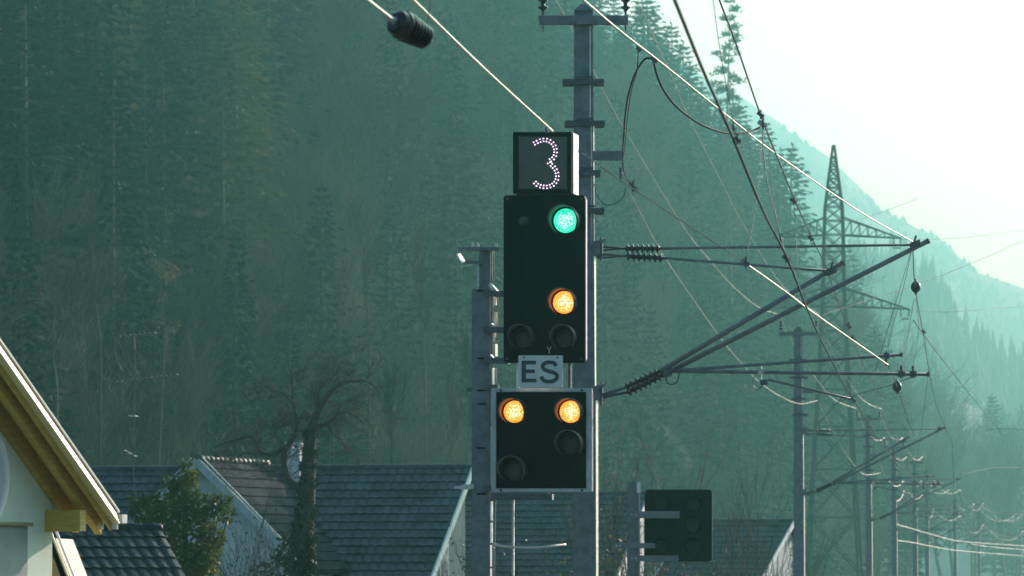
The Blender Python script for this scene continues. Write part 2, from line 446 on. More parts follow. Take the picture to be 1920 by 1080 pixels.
# trees standing along the skyline, one by one
for px, py, Y, kind, lab in (
    (1150, -10, 502, "spruce_tree", "tall dark spruce just right of the near mast's crossarm"),
    (1213, -25, 496, "spruce_tree", "tallest pointed spruce on the skyline between the mast and the sparse pine"),
    (1262, 70, 500, "spruce_tree", "spruce on the skyline directly right of its tallest neighbour"),
    (1300, 118, 510, "spruce_tree", "shorter spruce on the skyline left of the sparse pine"),
    (1352, -8, 520, "pine_tree", "tall sparse pine silhouetted alone against the bright sky"),
    (1392, 190, 525, "spruce_tree", "spruce at the foot of the sparse skyline pine"),
    (1432, 222, 533, "spruce_tree", "skyline spruce behind the wire clamps right of the pine"),
    (1476, 268, 535, "spruce_tree", "lowest pointed spruce on the skyline before the lattice pylon")):
    p = at(px, py, Y); zb = hill_z(p.x, Y); H = p.z-zb
    base = {"spruce_tree": 24.0, "pine_tree": 26.0}[kind]
    spots.append((p.x, Y))
    plant(kind, 0 if px != 1262 else 2, (p.x, Y, zb-.3), (1.15 if kind == "pine_tree" else 1.8*max(.9, H/24), H/base), rt.uniform(0, 6), lab, "tree", "trees on the skyline")
n_s = n_l = n_b = 0
tries = 0
while tries < 9000 and n_s < 292:
    tries += 1
    Y = 236*(650/236)**rt.random(); px = rt.uniform(-220, 1700)
    X = (px-960)/F*Y
    if Y < foot(X)-6 or Y > foot(X)+150: continue
    z = hill_z(X, Y)
    up = (Y-foot(X))
    r = rt.random()
    low = up < 26
    if low and r < .55: kind, H0 = "leafless_tree", 15
    elif 520 < px < 1250 and up < 95 and r < .45: kind, H0 = "leafless_tree", 15
    elif px > 1480 and r < .75: kind, H0 = "leafless_tree", 15
    elif r < .27: kind, H0 = "larch_tree", 23
    else: kind, H0 = "spruce_tree", 24
    s = rt.uniform(.72, 1.12)*(1.0 if Y < 360 else 1.15)
    top = V((X, Y, z+H0*s)); tpx, tpy = proj(top)
    if tpy > 1010: continue
    lim = lerp_table(SKY, tpx)
    if tpy < lim:
        s2 = s
        while s2 > .45 and proj(V((X, Y, z+H0*s2)))[1] < lim: s2 -= .05
        if s2 <= .45: continue
        s = s2
    if tpy < -900: continue
    if not try_spot(X, Y, (3.6 if kind == "leafless_tree" else 4.3)*(1 if Y < 330 else 1.25)): continue
    where = "left" if px < 640 else ("middle" if px < 1130 else "right")
    if kind == "leafless_tree":
        lab = {"left": "leafless pale tree at the dark left of the wooded hillside", "middle": "leafless pale tree on the hillside left of the signal", "right": "leafless hazy tree on the hillside right of the near mast"}[where]; n_b += 1
        g = {"left": "leafless trees at the left of the hillside", "middle": "leafless trees left of the signal", "right": "leafless trees right of the near mast"}[where]
    elif kind == "larch_tree":
        lab = {"left": "olive tinted conifer at the dark left of the hillside", "middle": "olive tinted conifer on the hillside behind the signal", "right": "olive tinted hazy conifer behind the overhead wires"}[where]; n_l += 1
        g = {"left": "olive conifers at the left of the hillside", "middle": "olive conifers behind the signal", "right": "olive conifers behind the wires"}[where]
    else:
        lab = {"left": "dark green spruce in the dense wood at the left of the hillside", "middle": "dark green spruce in the dense wood behind the signal", "right": "hazy green spruce in the wood behind the overhead wires"}[where]; n_s += 1
        g = {"left": "spruces at the left of the hillside", "middle": "spruces behind the signal", "right": "spruces behind the wires"}[where]
    plant(kind, rt.randrange(5), (X, Y, z-.3), (s*rt.uniform(.85, 1.65), s), rt.uniform(0, 6.28), lab, "tree", g)
print("TREES", n_s, n_l, n_b, tries)
# hazy trees by the railway at the right
for px, py, Y, kind, sc in ((1690, 655, 470, "broad_leafless_tree", 1), (1735, 690, 500, "broad_leafless_tree", 1), (1785, 720, 480, "broad_leafless_tree", 1.1),
        (1660, 700, 440, "leafless_tree", 1.2), (1830, 765, 460, "broad_leafless_tree", 1), (1895, 760, 500, "broad_leafless_tree", 1), (1640, 640, 430, "leafless_tree", 1.1),
        (1760, 800, 420, "leafless_tree", 1.3), (1940, 780, 470, "broad_leafless_tree", 1), (1715, 790, 400, "leafless_tree", 1.2), (1820, 830, 430, "broad_leafless_tree", 1), (1880, 850, 420, "leafless_tree", 1.4), (1620, 800, 390, "leafless_tree", 1.2), (1580, 860, 370, "leafless_tree", 1.2)):
    Y *= 1.62; p = at(px, py, Y); zb = max(GZ, hill_z(p.x, Y)); H = p.z-zb; H0 = 15 if kind == "leafless_tree" else 17
    plant(kind, int(px), (p.x, Y, zb-.2), (H/H0*sc*.9, H/H0), px*.37, "leafless hazy tree beyond the receding railway masts", "tree", "leafless trees beyond the receding masts")
for px, py, Y, lab in ((1862, 738, 820, "pale hazy spruce rising above the leafless trees at the far right"), (1905, 800, 800, "short hazy spruce half hidden by leafless trees at the far right")):
    p = at(px, py, Y); H = p.z-GZ
    plant("spruce_tree", 1, (p.x, Y, GZ-.2), (1.15*H/22, H/22), 1, lab, "tree")
for x, y, sc, lab in ((22.6, 148.5, 1.3, "spruce across the tracks just outside the picture, shading the long roof's gable"), (23.3, 151, 1.4, "unseen spruce added across the tracks for shade, second from the rails"), (24.3, 155, 1.4, "unseen spruce added across the tracks for shade, behind its neighbours")):
    plant("spruce_tree", int(x), (x, y, GZ-.2), (sc, sc), x, lab, "tree")  # unseen spruces added so the long house's gable falls in shade
# far-off wood on the middle mountain: reads as one mass
b = MB(); rf = random.Random(4)
prof = [((px-960)/F*1500, CAMZ+(1060-py)/F*1500) for px, py in MIDR]
for i in range(900):
    x = rf.uniform(84, 240); dy = rf.uniform(-110, 4); t = 1-abs(dy)/260
    z = GZ + (lerp_table(prof, x)-3.2-GZ)*t - 1.5; h = rf.uniform(7, 15); r = h*.22
    p = V((x, 1500+dy, z))
    for k in range(4):
        zz = h*(.08+.2*k); rr = r*(1-.22*k)
        n = len(b.v); b.v.append(p+V((0, 0, zz+h*.38)))
        for q in range(7):
            w = q*6.283/7+k; b.v.append(p+V((math.cos(w)*rr*rf.uniform(.6, 1.25), math.sin(w)*rr, zz-rf.uniform(0, .5))))
        for q in range(7): b.f.append((n, n+1+q, n+1+(q+1) % 7))
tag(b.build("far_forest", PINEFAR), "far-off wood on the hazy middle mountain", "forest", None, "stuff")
b = MB()
prof = [((px-960)/F*2500, CAMZ+(1060-py)/F*2500) for px, py in FAR]
for i in range(1500):
    x = rf.uniform(143, 345); dy = rf.uniform(-140, 3); t = 1-abs(dy)/420
    z = GZ + (lerp_table(prof, x)-7-GZ)*t; h = rf.uniform(6, 11); r = h*.36
    p = V((x, 2500+dy, z))
    for k in range(2):
        zz = h*(.1+.3*k); rr = r*(1-.3*k)
        n = len(b.v); b.v.append(p+V((0, 0, zz+h*.5)))
        for q in range(6):
            w = q*6.283/6+k; b.v.append(p+V((math.cos(w)*rr, math.sin(w)*rr, zz)))
        for q in range(6): b.f.append((n, n+1+q, n+1+(q+1) % 6))
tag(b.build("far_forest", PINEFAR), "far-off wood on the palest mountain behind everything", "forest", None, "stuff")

# ------------------------------------------------------------------ railway signal
SY = 46.0
SA = R(11)
SN = V((-math.sin(SA), -math.cos(SA), 0)); SR = V((math.cos(SA), -math.sin(SA), 0)); UP = V((0, 0, 1))
def sp(px, py, w=0.0):
    """point on the signal's board plane seen at (px,py), moved w metres out of the board"""
    # ray / plane
    d = at(px, py, 1.0) - V((0, 0, CAMZ)); C = at(1020, 540, SY) - V((0, 0, CAMZ))
    t = C.dot(SN)/d.dot(SN)
    return V((0, 0, CAMZ)) + d*t + SN*w
def sbox(b, x0, y0, x1, y1, w0, w1):
    a, c, d, e = sp(x0, y1), sp(x1, y1), sp(x1, y0), sp(x0, y0)
    b.hexa([a+SN*w0, a+SN*w1, c+SN*w1, c+SN*w0, e+SN*w0, e+SN*w1, d+SN*w1, d+SN*w0]); return b
def rrect(x0, y0, x1, y1, r, w, n=5):
    P = []
    for cx, cy, a0 in ((x1-r, y0+r, 0), (x0+r, y0+r, 90), (x0+r, y1-r, 180), (x1-r, y1-r, 270)):
        for i in range(n+1):
            a = R(a0+90*i/n); P.append(sp(cx+r*math.cos(a), cy-r*math.sin(a), w))
    return P
PXM = SY/F
sig_base = at(905, 1060, SY+.25); sig_base.z = GZ
signal = empty("railway_signal", sig_base, "tall black railway light signal with lit green and orange lamps, figure 3 and ES plate", "signal")

# mast: H section, thinner at its top
def hbeam(b, x0, x1, ytop, ybot, Yc, depth, tf=.012, yaw=0.0):
    a = at((x0+x1)/2, ytop, Yc); z1 = a.z; z0 = ybot if isinstance(ybot, float) else at(0, ybot, Yc).z
    w = (x1-x0)*Yc/F; cx = a.x
    rx = V((math.cos(yaw), -math.sin(yaw), 0)); ry = V((math.sin(yaw), math.cos(yaw), 0))
    m = V((cx, Yc, (z0+z1)/2)); hz = UP*(z1-z0)/2
    b.box(m-ry*depth/2, rx*w/2, ry*tf/2, hz); b.box(m+ry*depth/2, rx*w/2, ry*tf/2, hz)
    b.box(m, rx*tf/2, ry*(depth/2-tf/2), hz); return b
MY = SY+.42
b = MB(); hbeam(b, 887, 922, 543, GZ, MY, .2, .012, R(8)); b.build("mast", STEEL, signal, bevel=.003)
b = MB(); hbeam(b, 900, 922, 468, 548, MY, .12, .01, R(8)); b.build("mast_extension", STEEL, signal)
b = MB()
for yy in (570, 610, 660, 712, 758, 815, 868, 945, 990, 1035):
    for xx in (897, 911): b.ball(at(xx, yy, MY-.112), .008, 6, 4)
b.build("bolts", STEEL_DK, signal)
b = MB()
for yy in (545, 672, 732, 757, 840, 926): b.box(at(903, yy, MY-.115), V((.045, 0, 0)), V((0, .006, 0)), V((0, 0, .007)))
b.build("clamp_marks", BLACK, signal)
# top crossbar with small white marker lamp
b = MB(); b.beam(at(860, 467, MY-.1), at(936, 467, MY-.1), .05, .035); b.beam(at(872, 491, MY-.1), at(905, 493, MY-.1), .04, .03)
b.build("top_crossbar", STEEL, signal)
for xx in (886, 896, 930):
    b = MB(); p = at(xx, 463, MY-.1); b.lathe(p, p+V((0, 0, .045)), [(0, .018), (.55, .018), (.6, .011), (1, .009)], 10); b.build("bolt", STEEL_LT, signal)
b = MB(); c = at(865, 483, MY-.16)
nn_ = V((.75, -.25, .6)).normalized(); q4 = []
for x, y in ((857, 476), (863.5, 474), (873, 490), (867, 494)):
    dx = (x-865)*PXM; dz = (483-y)*PXM; q4.append(c+V((dx, 3*dx+2.4*dz, dz)))
b.prism(q4, nn_*-.012)
b.build("marker_plate", WHITE_P, signal)
b = MB(); b.beam(at(896, 500, MY-.16), at(896, 537, MY-.16), .022, .03, (0, 1, 0)); b.build("conduit", EDGE, signal)
def strip(b, x, y0, y1, Y, wpx, z0=None):
    """upright flat strip turned to the right, so its broad side faces the sun"""
    ya = R(20); D = wpx*Y/F/math.sin(ya); a = at(x, y0, Y); c = at(x, y1, Y); zb = c.z if z0 is None else z0
    m = V((a.x, Y, (a.z+zb)/2)); b.box(m, V((math.cos(ya), -math.sin(ya), 0))*.006, V((math.sin(ya), math.cos(ya), 0))*D/2, UP*(a.z-zb)/2); return b
# cable conduits down the right flank of the mast
segs = [(928, 548, 572), (929, 585, 612), (927, 618, 640), (930, 645, 668), (925, 690, 728), (924, 728, 790), (923, 800, 920), (921, 940, 976), (921, 980, 1018), (919, 1022, 1062), (919, 1066, 1120)]
for x, y0, y1 in segs:
    b = MB(); strip(b, x, y0, y1, MY-.08, 4.5); b.build("conduit", STRIP, signal)
for x, y in ((924, 542), (926, 617), (924, 676)):
    b = MB(); p = at(x, y, MY-.06); b.beam(p+V((-.03, 0, .05)), p+V((.04, -.03, -.03)), .05, .035); b.build("conduit_clip", STEEL_LT, signal, bevel=.004)
b = MB(); b.tube(smooth_path([at(925, 470, MY-.05), at(926, 505, MY-.05), at(925, 540, MY-.05), at(933, 560, MY-.06), at(934, 600, MY-.06), at(931, 640, MY-.06)], 6), .010, 6); b.build("cable", COPPER, signal, True)
b = MB(); b.tube([at(931, 690, MY-.04), at(930, 920, MY-.04), at(927, 1100, MY-.04)], .006, 6); b.build("cable", EDGE, signal, True)
# brackets holding the boards
for yy, x1 in ((550, 950), (618, 950), (676, 950), (726, 930), (915, 930)):
    b = MB(); b.beam(at(908, yy, MY-.13), sp(x1, yy, -.13), .05, .06); b.build("board_bracket", STEEL_DK, signal)
# number display
disp = MB(); sbox(disp, 963, 248, 1073, 363, -.30, 0.0); disp = disp.build("number_display", BLACK, signal, bevel=.006)
b = MB()
for x0, y0, x1, y1 in ((963, 248, 1073, 256), (963, 355, 1073, 363), (963, 256, 972, 355), (1064, 256, 1073, 355)): sbox(b, x0, y0, x1, y1, .003, .035)
b.build("bezel", BLACK, disp)
b = MB(); sbox(b, 972, 256, 1064, 355, .003, .008); b.build("screen", SCREEN, disp)
b = MB(); a0, a1 = sp(1073, 249), sp(1073, 363)
for A, B in ((-.297, -.003),): b.hexa([a1+SN*A+SR*.003, a1+SN*B+SR*.003, a1+SN*B+SR*.012, a1+SN*A+SR*.012, a0+SN*A+SR*.003, a0+SN*B+SR*.003, a0+SN*B+SR*.012, a0+SN*A+SR*.012])
b.build("side_panel", WHITE_P, disp, bevel=.003)
path = [(438, 133), (465, 119), (495, 115), (524, 126), (541, 150), (546, 180), (536, 205), (511, 228), (535, 250), (552, 280), (553, 312), (535, 340), (500, 353), (460, 346), (431, 320)]
path = [V((840+x/2.7, 220+y/2.7, 0)) for x, y in path]
sm = smooth_path(path, 12); dist = [0]
for p, q in zip(sm, sm[1:]): dist.append(dist[-1]+(q-p).length)
b = MB(); s = 0
while s <= dist[-1]:
    i = max(k for k in range(len(dist)) if dist[k] <= s); i = min(i, len(sm)-2)
    t = (sm[i+1]-sm[i]).normalized(); nrm = V((-t.y, t.x, 0)); p = sm[i].lerp(sm[i+1], (s-dist[i])/max(1e-6, dist[i+1]-dist[i]))
    for o in (-2.6, 2.6):
        c = sp(p.x+nrm.x*o, p.y+nrm.y*o, .014); b.lathe(c-SN*.006, c+SN*.004, [(0, .0078), (.6, .0078), (1, .005)], 8)
    s += 6.2
b.build("figure_three", LED_ON, disp)
b = MB(); c = sp(1020, 245, -.1); b.ball(c, .022, 8, 6); b.build("lifting_eye", WHITE_P, disp)

def lamp(parent, px, py, rpx, lit, hood=True, face=0.0, tilt=(0, 0)):
    r = rpx*PXM; c = sp(px, py, face)
    b = MB(); prof = [(0, r*1.0), (.25, r), (.6, r*.86), (.85, r*.5), (1, r*.12)]
    b.lathe(c+SN*.004, c+SN*.032, prof, 28)
    l = b.build("lamp_lens", lit or DARKLENS, parent, True)
    if not hood: return
    b = MB(); R1 = r*1.24; seg = 40; n = 0
    n0 = len(b.v)
    for k in range(seg+1):
        a = R(-52 + 284*k/seg)     # open at the bottom
        f = math.sin(R(180*k/seg))**.5
        L = .04+.22*f
        rad = SR*math.cos(a)+UP*math.sin(a)
        for ww, rr in ((0.003, R1), (L, R1*.99), (L, R1*.93), (.003, R1*.93)): b.v.append(c+rad*rr+SN*ww)
    for k in range(seg):
        for q in range(4):
            b.f.append((n0+k*4+q, n0+k*4+(q+1) % 4, n0+(k+1)*4+(q+1) % 4, n0+(k+1)*4+q))
    b.f.append((n0, n0+1, n0+2, n0+3)); e = n0+seg*4; b.f.append((e+3, e+2, e+1, e))
    b.build("lamp_hood", HOOD, parent, True)

b = MB(); b.prism(rrect(944, 366, 1097, 680, 6, -.11), SN*.11); board = b.build("main_signal_board", BLACK, signal, bevel=.004)
b = MB(); a0, a1 = sp(1097, 374), sp(1097, 674); b.hexa([a1-SN*.05+SR*.002, a1+SN*.012+SR*.002, a1+SN*.012+SR*.012, a1-SN*.05+SR*.012, a0-SN*.05+SR*.002, a0+SN*.012+SR*.002, a0+SN*.012+SR*.012, a0-SN*.05+SR*.012]); b.build("sunlit_edge_strip", EDGE, board)  # pale strip painted in for the board's sunlit right edge
lamp(board, 1061, 414, 23, GREEN_ON); lamp(board, 1058, 567, 21, AMBER_ON)
lamp(board, 981, 633, 19, None); lamp(board, 1060, 633, 19, None)
lamp(board, 983, 414, 10, None, False)
b = MB(); pxm = 1
for p0, p1 in (((1026, 650), (1030, 656)), ((1034, 650), (1030, 656)), ((1030, 656), (1030, 663))): b.beam(sp(*p0, .004), sp(*p1, .004), .009, .006, tuple(SN))
b.ball(sp(1041, 653, .004), .006, 6, 4)
b.build("lettering", FRAME, board)
b = MB()
for x, y in ((951, 373), (1090, 373), (951, 673), (1090, 673)): b.lathe(sp(x, y, .0), sp(x, y, .012), [(0, .012), (.7, .012), (1, .008)], 8)
b.build("screws", STEEL_DK, board)

plate = MB(); plate.prism(rrect(975, 667, 1058, 727, 2, .075), SN*.008); plate = plate.build("letter_plate", PLATE, signal)
b = MB(); WL = .085
def bar(x0, y0, x1, y1): sbox(b, x0, y0, x1, y1, WL, WL+.003)
bar(981, 677, 989, 717.5); bar(989, 677, 1008, 684); bar(989, 693.5, 1006, 700); bar(989, 710.5, 1009, 717.5)
cp = [(1045.5, 687), (1042, 681.5), (1034, 679.8), (1026, 681), (1020.5, 686), (1022, 692), (1029, 695.8), (1038, 698), (1045, 701.5), (1047.5, 707), (1044, 713), (1036, 716), (1027, 715.5), (1020.5, 712), (1018, 706)]
cs = smooth_path([V((x, y, 0)) for x, y in cp], 6); hw = 3.5
for i in range(len(cs)-1):
    t0 = (cs[min(i+1, len(cs)-1)]-cs[max(i-1, 0)]).normalized(); t1 = (cs[min(i+2, len(cs)-1)]-cs[i]).normalized()
    n0 = V((-t0.y, t0.x, 0))*hw; n1 = V((-t1.y, t1.x, 0))*hw; p, q = cs[i], cs[i+1]
    A = [p-n0, p+n0, q+n1, q-n1]
    b.quad(*[sp(v.x, v.y, WL+.003) for v in A])
b.build("lettering", LETTER, plate)
b = MB()
for x, y in ((985, 671), (1048, 671)): b.lathe(sp(x, y, .084), sp(x, y, .094), [(0, .009), (1, .006)], 8)
b.build("screws", BLACK, plate)
for x in (969, 985, 1050, 1066):
    b = MB(); b.beam(sp(x, 655, -.06), sp(x, 735, -.06), .03, .03, tuple(SN)); b.build("board_hanger", STEEL_LT if x < 970 else STEEL_DK, signal)

b = MB(); sbox(b, 924, 731, 1109, 921, -.12, -.002); low = b.build("lower_signal_board", BLACK, signal)
b = MB()
for x0, y0, x1, y1 in ((922, 728, 1111, 735), (922, 916, 1111, 922.5), (922, 735, 931, 916), (1100, 735, 1111, 916)): sbox(b, x0, y0, x1, y1, .0, .028)
b.build("board_frame", FRAME, low, bevel=.003)
b = MB(); sbox(b, 1104, 736, 1107.5, 915, .0285, .036); b.build("sunlit_edge_strip", EDGE, low)  # pale line painted in as sun along the frame's right side
b = MB()
for x, y in ((940, 732), (1092, 732), (940, 919), (1092, 919)): b.lathe(sp(x, y, .02), sp(x, y, .04), [(0, .012), (.7, .012), (1, .008)], 8)
b.build("screws", BLACK, low)
lamp(low, 965, 772, 20.5, AMBER_ON); lamp(low, 1070, 772, 20.5, AMBER_ON)
lamp(low, 1071, 832, 20.5, None); lamp(low, 964, 881, 21, None)
b = MB(); b.beam(sp(920, 931, -.05), sp(1035, 932, -.05), .10, .06); b.build("support_bar", STEEL_DK, signal, bevel=.004)
b = MB(); b.tube([at(962, 936, MY), V((at(961, 1080, MY).x, MY, GZ))], .013, 8); b.build("support_rod", EDGE, signal, True)
b = MB(); b.tube(smooth_path([at(927, 1020, MY-.1), at(940, 1024, MY-.2), at(975, 1027, MY-.3), at(1010, 1027, MY-.28), at(1036, 1024, MY-.2), at(1060, 1021, MY)], 6), .013, 8); b.build("hoop_rail", EDGE, signal, True)
b = MB(); b.beam(at(876, 731, MY-.05), at(890, 731, MY-.05), .03, .04); b.build("step_peg", STEEL_DK, signal)
b = MB(); b.beam(at(852, 914, MY-.1), at(866, 914, MY-.1), .04, .03); b.beam(at(864, 914, MY-.1), at(888, 912, MY-.1), .025, .05); b.build("step_peg", STEEL_LT, signal)

# second, unlit signal further along
DY = 72.0
def dp(px, py, w=0): return at(px, py, DY-w)
sx = at(1190, 1000, DY+.3)
sig2 = empty("railway_signal", V((sx.x, sx.y, GZ)), "squat black unlit signal board low down right of the near mast", "signal")
b = MB(); hbeam(b, 1176, 1199, 903, GZ, DY+.4, .2, .012); b.build("mast", STEEL, sig2)
b = MB(); b.box((at(1199, 905, DY+.29)+at(1199, 1100, DY+.29))/2, V((.012, 0, 0)), V((0, .03, 0)), UP*((1100-905)/2*DY/F)); b.build("conduit", EDGE, sig2)
b = MB(); b.box(at(1197.5, 914, DY+.25), V((.03, 0, 0)), V((0, .01, 0)), UP*.085); b.build("marker_plate", WHITE_P, sig2)
b = MB(); pts = []
for cx, cy, a0 in ((1329, 924, 0), (1215, 924, 90), (1215, 1047, 180), (1329, 1047, 270)):
    for i in range(5):
        a = R(a0+90*i/4); pts.append(dp(cx+6*math.cos(a), cy-6*math.sin(a)))
b.prism(pts, V((0, .12, 0))); bd = b.build("signal_board", BLACK, sig2)
b = MB(); c = (dp(1335, 920)+dp(1335, 1050))/2; b.box(c+V((.006, .05, 0)), V((.005, 0, 0)), V((0, .05, 0)), UP*.52); b.build("sunlit_edge_strip", EDGE, bd)  # sunlit right edge of this board, painted as a pale strip
def lamp2(px, py):
    b = MB(); c = dp(px, py, .002); r = .13; b.lathe(c, c+V((0, -.03, 0)), [(0, r), (.5, r*.8), (1, r*.2)], 20); b.build("lamp_lens", SMOKED, bd, True)
    b = MB(); n0 = 0; seg = 20
    for k in range(seg+1):
        a = R(-50+280*k/seg); L = .03+.15*math.sin(R(180*k/seg)); rad = V((math.cos(a), 0, math.sin(a)))
        for ww, rr in ((.001, r*1.15), (L, r*1.14), (L, r*1.06), (.001, r*1.06)): b.v.append(dp(px, py, ww)+rad*rr)
    for k in range(seg):
        for q in range(4): b.f.append((k*4+q, k*4+(q+1) % 4, (k+1)*4+(q+1) % 4, (k+1)*4+q))
    b.build("lamp_hood", BLACK, bd, True)
for q in ((1240, 945), (1300, 945), (1300, 985), (1240, 1025), (1300, 1025)): lamp2(*q)
for x0, x1, y, h in ((1179, 1274, 965, .11), (1150, 1228, 1023, .08), (1179, 1272, 1047, .09)):
    b = MB(); b.beam(at(x0, y, DY-.22), at(x1, y, DY-.22), .05, h); b.build("bracket_arm", STEEL, sig2, bevel=.005)
    for k in (6, 13):
        b = MB(); b.ball(at(x0+k, y, DY-.25), .014, 6, 4); b.build("bolt", STEEL_LT, sig2)

# ------------------------------------------------------------------ catenary masts and cantilevers (built at the nearest mast, 50 m)
M1Y = 50.0; m1 = at(1095, 1060, M1Y); m1 = V((m1.x, M1Y, GZ))
def q1(px, py, dy=0): return at(px, py, M1Y+dy)
def insulator(b, p0, p1, n, r):
    prof = [(0, r*.35)]
    for i in range(n):
        t = (i+.5)/n; prof += [(t-.34/n, r*.42), (t-.05/n, r), (t+.08/n, r*.92), (t+.2/n, r*.45)]
    prof.append((1, r*.35)); b.lathe(p0, p1, prof, 16); return b
def make_mast(label, first=True):
    m = empty("catenary_mast", m1, label, "catenary mast", "overhead line masts along the track")
    a = q1(1094, 24); w1 = 17.5*M1Y/F; w0 = 24.5*M1Y/F; d1, d0 = .16, .20; tf = .012
    b = MB(); z1 = a.z; yc = M1Y
    for sgn in (-1, 1):
        y1, y0 = yc+sgn*d1/2, yc+sgn*d0/2
        b.hexa([V((m1.x-w0, y0-tf, GZ)), V((m1.x+w0, y0-tf, GZ)), V((m1.x+w0, y0+tf, GZ)), V((m1.x-w0, y0+tf, GZ)),
                V((a.x-w1, y1-tf, z1)), V((a.x+w1, y1-tf, z1)), V((a.x+w1, y1+tf, z1)), V((a.x-w1, y1+tf, z1))])
    b.hexa([V((m1.x-tf/2, yc-d0/2+tf, GZ)), V((m1.x+tf/2, yc-d0/2+tf, GZ)), V((m1.x+tf/2, yc+d0/2-tf, GZ)), V((m1.x-tf/2, yc+d0/2-tf, GZ)),
            V((a.x-tf/2, yc-d1/2+tf, z1)), V((a.x+tf/2, yc-d1/2+tf, z1)), V((a.x+tf/2, yc+d1/2-tf, z1)), V((a.x-tf/2, yc+d1/2-tf, z1))])
    b.build("post", STEEL, m)
    b = MB(); c = q1(1094, 21); b.box(c, V((.10, 0, 0)), V((0, .11, 0)), UP*.012)
    b.hexa([c+V((x, y, .0125)) for x, y in ((-.085, -.1), (.085, -.1), (.085, .1), (-.085, .1))]+[c+V((x, y, .075)) for x, y in ((-.03, -.03), (.03, -.03), (.03, .03), (-.03, .03))])
    b.build("cap", STEEL, m)
    b = MB(); c = q1(1094, 38, -.14); b.box(c, V((.49, 0, 0)), V((0, .035, 0)), UP*.05); arm = b.build("crossarm", STEEL, m, bevel=.006)
    for px in (1018, 1173):
        b = MB(); p = q1(px, 31, -.14); b.tube([p, p+UP*.10], .014, 6); b.tube([p-UP*.10, p-UP*.17], [.014, .006], 6); b.build("insulator_pin", STEEL_DK, m)
        b = MB(); insulator(b, p+UP*.06, p+UP*.30, 3, .055); b.build("insulator", CERAMIC, m, True)
    for py, x0, x1 in ((153, 1055, 1133), (231, 1059, 1134), (324, 1064, 1126), (395, 1068, 1133)):
        b = MB(); c = (q1(x0, py, -.13)+q1(x1, py, -.13))/2; hw = (x1-x0)/2*M1Y/F
        b.box(c, V((hw, 0, 0)), V((0, .02, 0)), UP*.028); b.box(c+V((0, .25, 0)), V((hw, 0, 0)), V((0, .02, 0)), UP*.028)
        for s in (-1, 1): b.tube([c+V((s*(hw-.03), -.04, .02)), c+V((s*(hw-.03), .29, .02))], .011, 6)
        b.box(c+V((0, -.023, .048)), V((.09, 0, 0)), V((0, .012, 0)), UP*.012)
        b.build("clamp_strap", STEEL_DK, m)
    b = MB(); b.box((q1(1110, 292, -.05)+q1(1167, 292, -.05))/2, V((.165, 0, 0)), V((0, .03, 0)), UP*.05); b.build("feeder_arm", STEEL, m, bevel=.004)
    for py in (467, 738):
        b = MB(); c = q1(1119, py, 0); b.box(c+V((.0, 0, 0)), V((.035, 0, 0)), V((0, .13, 0)), UP*.075)
        for s in (-1, 1):
            b.tube([c+V((.05, s*.1, -.12)), c+V((.05, s*.1, .12))], .016, 8); b.box(c+V((.02, s*.1, -.07*s)), V((.07, 0, .02)), V((0, .03, 0)), UP*.018)
        b.build("cantilever_hinge", STEEL, m)
    b = MB()
    for ya_, yb_, xx in ((50, 230, 1108.5), (232, 460, 1111), (480, 735, 1114.5), (750, 1300, 1118.5)): strip(b, xx, ya_, yb_, M1Y-.06, 4.6, GZ if yb_ == 1300 else None)
    b.build("sunlit_flange_strip", STRIP, m)  # added pale strip, stands for the sunlit edge of the mast flange
    return m
def tubeo(name, pts, r, material, parent, seg=10):
    b = MB(); b.tube(pts, r, seg); return b.build(name, material, parent, True)
